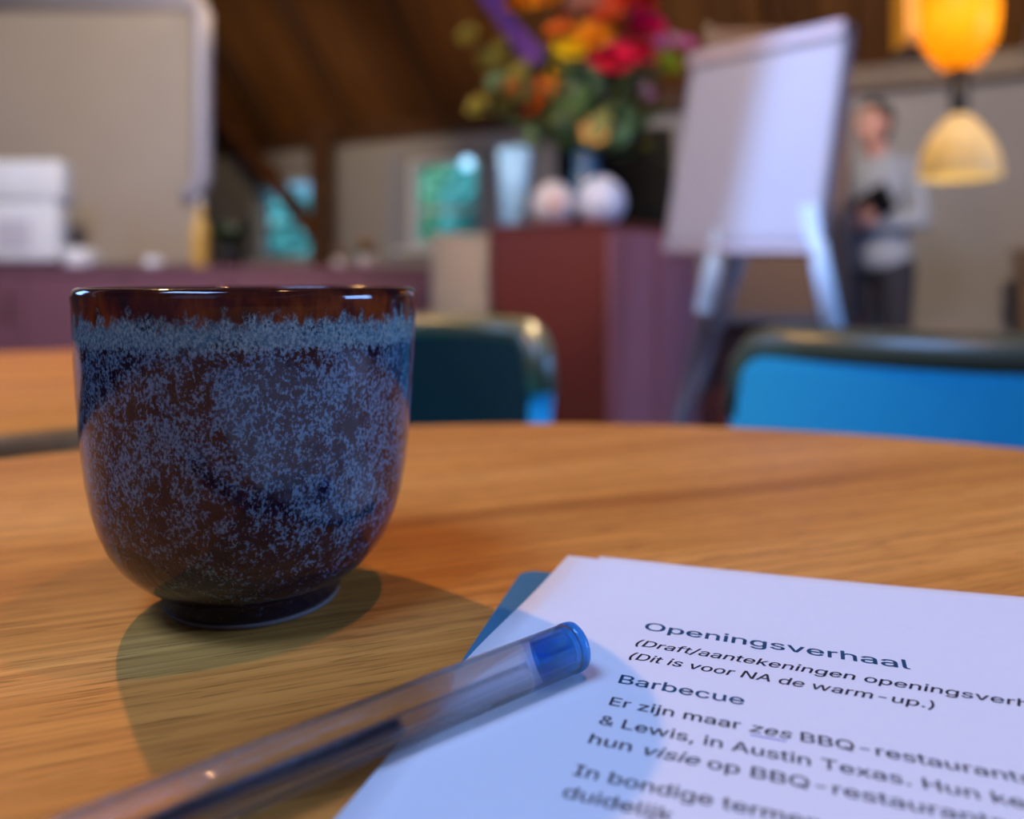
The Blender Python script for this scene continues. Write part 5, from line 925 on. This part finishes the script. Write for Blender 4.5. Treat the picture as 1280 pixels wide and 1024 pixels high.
def leg(p0, p1, m, r0=0.026, name='leg'):
    """upper pale tube from p0 to p1, dark lower tube on to the floor"""
    d = p1 - p0; k = -(p0.z) / d.z; foot = p0 + d * k
    bm = new(); tube(bm, [p0 - FO, p1 - FO], r0, 16); ball(bm, p1 - FO, r0 * 1.01, 2); o = link(name, bm, m, fl, True)
    bm = new(); tube(bm, [p1 - FO, foot + Vector((0, 0, 0.012)) - FO], 0.017, 12)
    tube(bm, [foot + Vector((0, 0, 0.0125)) - FO, foot - FO], 0.022, 12)
    q = link('lower_leg', bm, mat('dark_tube', (0.075, 0.065, 0.085), 0.4), o, True); q['label'] = 'dark lower tube'
LEGM = mat('pale_leg', (0.66, 0.82, 0.96), 0.3)
leg(P(1012, 258, 2.18), P(1042, 412, 2.13), LEGM, 0.025)
leg(P(906, 270, 2.42), P(880, 384, 2.36), LEGM, 0.027)
leg(P(950, 240, 2.50), P(897, 404, 2.56), mat('lilac_grey_enamel', (0.30, 0.30, 0.36), 0.45), 0.022)
fbox('tray', CLAMP, 0.02, BW - 0.02, BH - 0.005, BH + 0.012, -0.03, 0.028)

# brown pinboard behind, dark red low cabinet
pb = thing('pinboard', 'tall brown felt pinboard standing behind the flip chart', 'board', (P(972, 0, 3.5).x, 3.5, 0), 0)
hw = P(1062, 0, 3.5).x - P(972, 0, 3.5).x
zb, zt2 = P(0, 398, 3.5).z, P(0, 38, 3.5).z
ubox('panel', BROWNP, pb, -hw + 0.02, hw - 0.02, -0.015, 0.015, zb + 0.02, zt2)
ubox('frame', mat('pinboard_frame', (0.085, 0.045, 0.03), 0.5), pb, hw - 0.02, hw, -0.02, 0.02, zb, zt2 + 0.02)
ubox('frame', MATS['pinboard_frame'], pb, -hw, -hw + 0.02, -0.02, 0.02, zb, zt2 + 0.02)
ubox('bottom_rail', mat('rail', (0.06, 0.06, 0.09), 0.5), pb, -hw + 0.02, hw - 0.02, -0.022, 0.022, zb - 0.015, zb + 0.0195)
for sx in (-1, 1):
    ubox('foot', BLACKM, pb, sx * (hw - 0.015) - 0.012, sx * (hw - 0.015) + 0.012, -0.25, 0.25, 0, 0.02)
    ubox('post', BLACKM, pb, sx * (hw - 0.015) - 0.010, sx * (hw - 0.015) + 0.010, -0.01, 0.01, 0.02, zb)
lc = thing('sideboard', 'low dark red sideboard behind the flip chart legs', 'sideboard', (P(985, 0, 3.9).x - 0.06, 4.06, 0))
for sgn in (-1, 1):
    d = ubox('door', OXBLOOD, lc, (-0.49 if sgn < 0 else -0.05) + 0.004, (-0.05 if sgn < 0 else 0.39) - 0.004, -0.262, -0.242, 0.07, 0.60, 0.003)
    bm = new(); ball(bm, (-0.05 + sgn * 0.05, -0.275, 0.36), 0.013, 2); link('knob', bm, BLACKM, d, True)
ubox('carcass', OXBLOOD, lc, -0.50, 0.40, -0.24, 0.2, 0.06, 0.61)
ubox('plinth', BLACK, lc, -0.46, 0.36, -0.2, 0.18, 0, 0.06)
ubox('top', OXBLOOD, lc, -0.51, 0.41, -0.265, 0.21, 0.61, 0.635, 0.004)

# ------------------------------------------------------------------ lamps
LP = P(1199, 0, 2.5)
def translucent(name, col, f=0.6):
    s_ = NT(name); s_.b.inputs['Base Color'].default_value = col + (1,); s_.b.inputs['Roughness'].default_value = 0.4
    nz = s_.noise(s_.mapping(), 12, 3); c = s_.ramp(nz, [(0.3, tuple(x * 0.85 for x in col)), (0.7, col)])
    s_.l(c, s_.b.inputs['Base Color'])
    t_ = s_.n('BsdfTranslucent'); s_.l(c, t_.inputs[0]); mx = s_.n('MixShader'); mx.inputs[0].default_value = f
    s_.l(s_.b.outputs[0], mx.inputs[1]); s_.l(t_.outputs[0], mx.inputs[2])
    out = [n for n in s_.t.nodes if n.type == 'OUTPUT_MATERIAL'][0]; s_.l(mx.outputs[0], out.inputs[0]); return s_.m
SHADE = translucent('cream_shade', (0.85, 0.74, 0.46))
AMBER = translucent('amber_glass', (0.90, 0.42, 0.015), 0.7)
def zz(py): return P(0, py, 2.5).z
lm = thing('pendant_lamp', 'lit pendant lamp with amber glass above a cream dome shade, upper right', 'lamp', (LP.x, 2.5, zz(222)))
zb = zz(222)
dome = []
for i in range(13):
    t_ = R(90) * i / 12; dome.append((0.022 + (0.118 - 0.022) * math.cos(t_) ** 1.8, (zz(142) - zb) * math.sin(t_) ** 0.95))
bm = new(); lathe(bm, dome + [(0.018, zz(142) - zb + 0.004)] + [(max(0.016, r - 0.003), max(0.0, z - 0.003)) for r, z in dome[::-1]], 48)
lathe(bm, [(0, zz(142) - zb + 0.006), (0.024, zz(142) - zb + 0.006), (0.024, zz(142) - zb)], 24)
link('dome_shade', bm, SHADE, lm, True)
bm = new(); tube(bm, [(0, 0, zz(143) - zb), (0, 0, zz(136) - zb), (0, 0, zz(86) - zb)], [0.026, 0.026, 0.026], 16); link('stem', bm, BLACK, lm, True)
bm = new(); lathe(bm, [(0, zz(82) - zb), (0.058, zz(82) - zb), (0.080, zz(70) - zb), (0.105, zz(52) - zb), (0.112, zz(28) - zb), (0.118, zz(-60) - zb), (0.06, zz(-90) - zb), (0, zz(-92) - zb)], 48)
o = link('amber_shade', bm, AMBER, lm, True); o['label'] = 'glowing amber glass shade'
bm = new(); tube(bm, [(0, 0, zz(-92) - zb), (0, 0, 4.2 - zb)], 0.006, 8); link('cord', bm, BLACK, lm)
bm = new(); ball(bm, (0, 0, 0.125), 0.022, 3); link('bulb', bm, mat('lit_bulb', (1, 0.9, 0.7), 0.4, emit=(1.0, 0.75, 0.35), estr=3.0), lm, True)
# second amber lantern just behind, to the left
l2 = P(1150, 20, 2.9)
lm2 = thing('lantern', 'dim amber square lantern hanging behind the bright pendant lamp', 'lamp', (l2.x, l2.y, P(0, 62, 2.9).z))
AMB2 = mat('dim_amber_glass', (0.45, 0.20, 0.02), 0.4, emit=(1.0, 0.36, 0.0), estr=0.16, var=0.3, scale=6)
bm = new(); box(bm, -0.075, 0.075, -0.06, 0.06, 0, 0.30, bev=0.01); link('glass_body', bm, AMB2, lm2)
bm = new(); box(bm, -0.08, 0.08, -0.065, 0.065, -0.012, 0.0, bev=0.003); link('base_frame', bm, BLACKM, lm2)
bm = new(); tube(bm, [(0, 0, 0.30), (0, 0, 2.2)], 0.004, 8); link('cord', bm, BLACK, lm2)
# the pendant over the second table, above the frame
lm3 = thing('pendant_lamp', 'dark metal pendant lamp hanging high above the smaller oak table', 'lamp', (LA.x, LA.y, LA.z))
bm = new(); pr = [(0.13, 0.02), (0.12, 0.06), (0.07, 0.13), (0.03, 0.16), (0.02, 0.20)]
lathe(bm, pr + [(r - 0.003, z - 0.002) for r, z in pr[::-1]], 48); link('shade', bm, BLACKM, lm3, True)
bm = new(); tube(bm, [(0, 0, 0.20), (0, 0, 2.6)], 0.003, 8); link('cord', bm, BLACK, lm3)
bm = new(); tube(bm, [(0, 0, 0.02), (0, 0, 0.18)], 0.014, 16); link('socket', bm, BLACK, lm3, True)

# tall wooden cupboard at lower right
wc = thing('cupboard', 'brown wooden cupboard against the cream wall behind the right chair', 'cupboard', (3.30, 4.05, 0), R(-28))
WOODB = wood('brown_wood', (0.16, 0.085, 0.035), (0.12, 0.06, 0.026), (0.07, 0.035, 0.016), grain=0.3, pores=False)
ubox('carcass', WOODB, wc, -0.62, 0.62, 0.0, 0.38, 0.05, 0.96)
ubox('plinth', BLACK, wc, -0.58, 0.58, 0.03, 0.35, 0, 0.05)
ubox('top', WOODB, wc, -0.64, 0.64, -0.03, 0.39, 0.96, 0.985, 0.004)
for sgn in (-1, 1):
    d = ubox('door', WOODB, wc, min(0, sgn * 0.61) + 0.004, max(0, sgn * 0.61) - 0.004, -0.02, 0.0, 0.06, 0.95, 0.003)
    bm = new(); ball(bm, (sgn * 0.05, -0.033, 0.55), 0.014, 2); link('knob', bm, BLACKM, d, True)

# ------------------------------------------------------------------ person
def person():
    root = thing('person', 'person in a pale blue shirt and dark trousers, arms folded, behind the flip chart', 'person', (1.965, 4.3, 0), R(-52))
    def remesh(o, vox, sm=6):
        md = o.modifiers.new('r', 'REMESH'); md.mode = 'VOXEL'; md.voxel_size = vox; md.use_smooth_shade = True
        s = o.modifiers.new('s', 'SMOOTH'); s.iterations = sm; s.factor = 0.5
    def chain(bm, pts, rs):
        # tapered limb with rounded joints
        for (p, q, a, b) in zip(pts, pts[1:], rs, rs[1:]): tube(bm, [p, q], [a, b], 14)
        for p, r in zip(pts, rs): ball(bm, p, r, 2)
    V = Vector
    # local frame: faces -y, x to the figure's left
    LA_ = [V((0.185, 0.01, 1.40)), V((0.235, -0.03, 1.12)), V((0.03, -0.215, 1.10))]
    RA_ = [V((-0.185, 0.01, 1.40)), V((-0.235, -0.03, 1.12)), V((-0.02, -0.205, 1.145))]
    LL = [V((0.095, 0.01, 0.90)), V((0.10, -0.01, 0.50)), V((0.105, 0.02, 0.09))]
    RL = [V((-0.095, 0.01, 0.90)), V((-0.11, -0.02, 0.50)), V((-0.115, 0.02, 0.09))]
    bm = new()
    for (c, r, s_) in (((0, 0, 1.0), 0.15, (1, .72, .9)), ((0, 0, 1.15), 0.135, (1, .70, 1.1)), ((0, 0, 1.32), 0.165, (1, .66, .85)), ((0, 0.005, 1.42), 0.15, (1.1, .55, .45)), ((0, 0.01, 0.92), 0.155, (1.05, .78, .7))):
        ball(bm, c, r, 3, s_)
    chain(bm, [V((0, 0.01, 1.42)), V((0, -0.03, 1.54))], [0.062, 0.055])
    for A in (LA_, RA_): chain(bm, A, [0.052, 0.042, 0.028])
    for A in (LL, RL): chain(bm, A, [0.085, 0.056, 0.038])
    for sx, A in ((1, LL), (-1, RL)): chain(bm, [A[2] + V((0, 0.03, -0.05)), A[2] + V((0, -0.06, -0.06)), A[2] + V((sx * 0.01, -0.13, -0.065))], [0.036, 0.032, 0.022])
    # head, turned slightly towards the flip chart
    hc = V((0, -0.05, 1.64)); HM = Matrix.Rotation(R(-12), 4, 'Z')
    def hp(x, y, z): return hc + (HM @ V((x, y, z)))
    ball(bm, hc + V((0, 0.012, 0.02)), 0.098, 3, (0.80, 1.0, 1.02), HM)
    ball(bm, hp(0, -0.025, -0.045), 0.066, 3, (0.85, 0.95, 1.0), HM)
    ball(bm, hp(0, -0.055, -0.088), 0.028, 2, (1, 0.8, 0.7))
    chain(bm, [hp(0, -0.088, 0.012), hp(0, -0.110, -0.026)], [0.010, 0.015])
    for sx in (-1, 1):
        ball(bm, hp(sx * 0.080, 0.01, -0.002), 0.024, 2, (0.4, 0.7, 1.25), HM)
        ball(bm, hp(sx * 0.012, -0.100, -0.030), 0.009, 2)
    ball(bm, hp(0, -0.088, -0.058), 0.016, 2, (1.5, 0.6, 0.55), HM)
    # hands: palm, four fingers, thumb
    for sx, A, tgt in ((1, LA_, V((-1, -0.10, 0.05))), (-1, RA_, V((1, -0.12, -0.03)))):
        w_ = A[2]; d = tgt.normalized(); side_ = V((0, 0.15, 1)).normalized(); nrm_ = d.cross(side_).normalized()
        pc = w_ + d * 0.045
        chain(bm, [w_, w_ + d * 0.03], [0.028, 0.030])
        for k in range(4): chain(bm, [w_ + d * 0.02 + side_ * (0.012 * (k - 1.5)), w_ + d * 0.085 + side_ * (0.019 * (k - 1.5))], [0.014, 0.012])
        for k, L in enumerate((0.060, 0.074, 0.070, 0.056)):
            b0 = w_ + d * 0.085 + side_ * (0.020 * (k - 1.5)); c0 = V((0, 1, 0)) * 0.2
            chain(bm, [b0, b0 + d * L * 0.5 + V((0, 0.006, 0)), b0 + d * L * 0.85 + V((0, 0.022, 0))], [0.0095, 0.0088, 0.0075])
        t0 = w_ + d * 0.03 + side_ * 0.030
        chain(bm, [t0, t0 + side_ * 0.025 + d * 0.025, t0 + side_ * 0.032 + d * 0.055], [0.0125, 0.011, 0.009])
    SKIN = mat('skin', (0.46, 0.24, 0.21), 0.55, var=0.06)
    o = link('body', bm, SKIN, root, True); remesh(o, 0.006, 3)
    # shirt
    bm = new()
    for (c, r, s_) in (((0, 0, 1.0), 0.165, (1.02, .76, .95)), ((0, 0, 1.15), 0.155, (1, .74, 1.1)), ((0, 0, 1.31), 0.180, (1, .69, .9)), ((0, 0.005, 1.41), 0.165, (1.12, .58, .50)), ((0, 0.005, 0.93), 0.168, (1.06, .80, .62))):
        ball(bm, c, r, 3, s_)
    for A in (LA_, RA_): chain(bm, [A[0], A[1], A[1].lerp(A[2], 0.86)], [0.066, 0.056, 0.040])
    chain(bm, [V((0, 0.012, 1.45)), V((0, 0.008, 1.49))], [0.072, 0.066])
    o = link('shirt', bm, mat('pale_blue_cotton', (0.27, 0.31, 0.40), 0.85, var=0.1, scale=20), root, True); remesh(o, 0.010, 4)
    # trousers
    bm = new(); ball(bm, (0, 0.01, 0.90), 0.160, 3, (1.05, .76, .62))
    for A in (LL, RL): chain(bm, [A[0] + V((0, 0, -0.02)), A[1], A[2] + V((0, 0, -0.01))], [0.098, 0.074, 0.066])
    o = link('trousers', bm, mat('dark_trousers', (0.022, 0.022, 0.036), 0.85, var=0.1, scale=20), root, True); remesh(o, 0.010, 4)
    for sx, A in ((1, LL), (-1, RL)):
        bm = new(); a = A[2]; chain(bm, [a + V((0, 0.035, -0.048)), a + V((0, -0.05, -0.050)), a + V((sx * 0.01, -0.145, -0.056))], [0.042, 0.040, 0.034])
        o = link('shoe', bm, BLACK, root, True); remesh(o, 0.008, 3)
    # hair
    bm = new(); ball(bm, hc + V((0, 0.028, 0.035)), 0.103, 3, (0.84, 0.98, 1.0), HM); ball(bm, hc + V((0, 0.055, -0.03)), 0.072, 3, (0.95, 0.8, 1.1), HM)
    o = link('hair', bm, mat('dark_hair', (0.02, 0.014, 0.01), 0.6, var=0.4, scale=90), root, True)
    for v in o.data.vertices:
        v.co += v.co.normalized() * 0.004 * mnoise.noise(v.co * 60)
    for sx in (-1, 1):
        bm = new(); ball(bm, hp(sx * 0.031, -0.083, 0.010), 0.0125, 2); e = link('eye', bm, mat('eye_white', (0.6, 0.6, 0.6), 0.2), root, True)
        bm = new(); ball(bm, hp(sx * 0.031, -0.0925, 0.010), 0.0055, 2); link('iris', bm, BLACK, e, True)
        bm = new(); tube(bm, [hp(sx * 0.015, -0.095, 0.030), hp(sx * 0.032, -0.094, 0.036), hp(sx * 0.050, -0.080, 0.031)], 0.004, 6); link('eyebrow', bm, MATS['dark_hair'], root)
    bm = new(); tube(bm, [hp(-0.022, -0.0925, -0.060), hp(0, -0.099, -0.058), hp(0.022, -0.0925, -0.060)], [0.003, 0.005, 0.003], 8); link('lips', bm, mat('lips', (0.40, 0.12, 0.11), 0.5), root)
    # dark tablet held in the folded arms
    M_ = root.matrix_basis.copy()
    Mw = Matrix.Translation(root.location) @ Matrix.Rotation(root.rotation_euler.z, 4, 'Z')
    t = thing('tablet', 'black tablet held against the pale blue shirt', 'tablet', Mw @ V((0.07, -0.205, 1.19)))
    t.rotation_euler = (R(82), R(-28), root.rotation_euler.z)
    bm = new(); box(bm, -0.12, 0.12, -0.085, 0.085, -0.004, 0.004, bev=0.003); link('casing', bm, BLACK, t)
    bm = new(); box(bm, -0.11, 0.11, -0.075, 0.075, 0.0041, 0.0048); link('screen', bm, MATS['dark_screen'], t)
person()
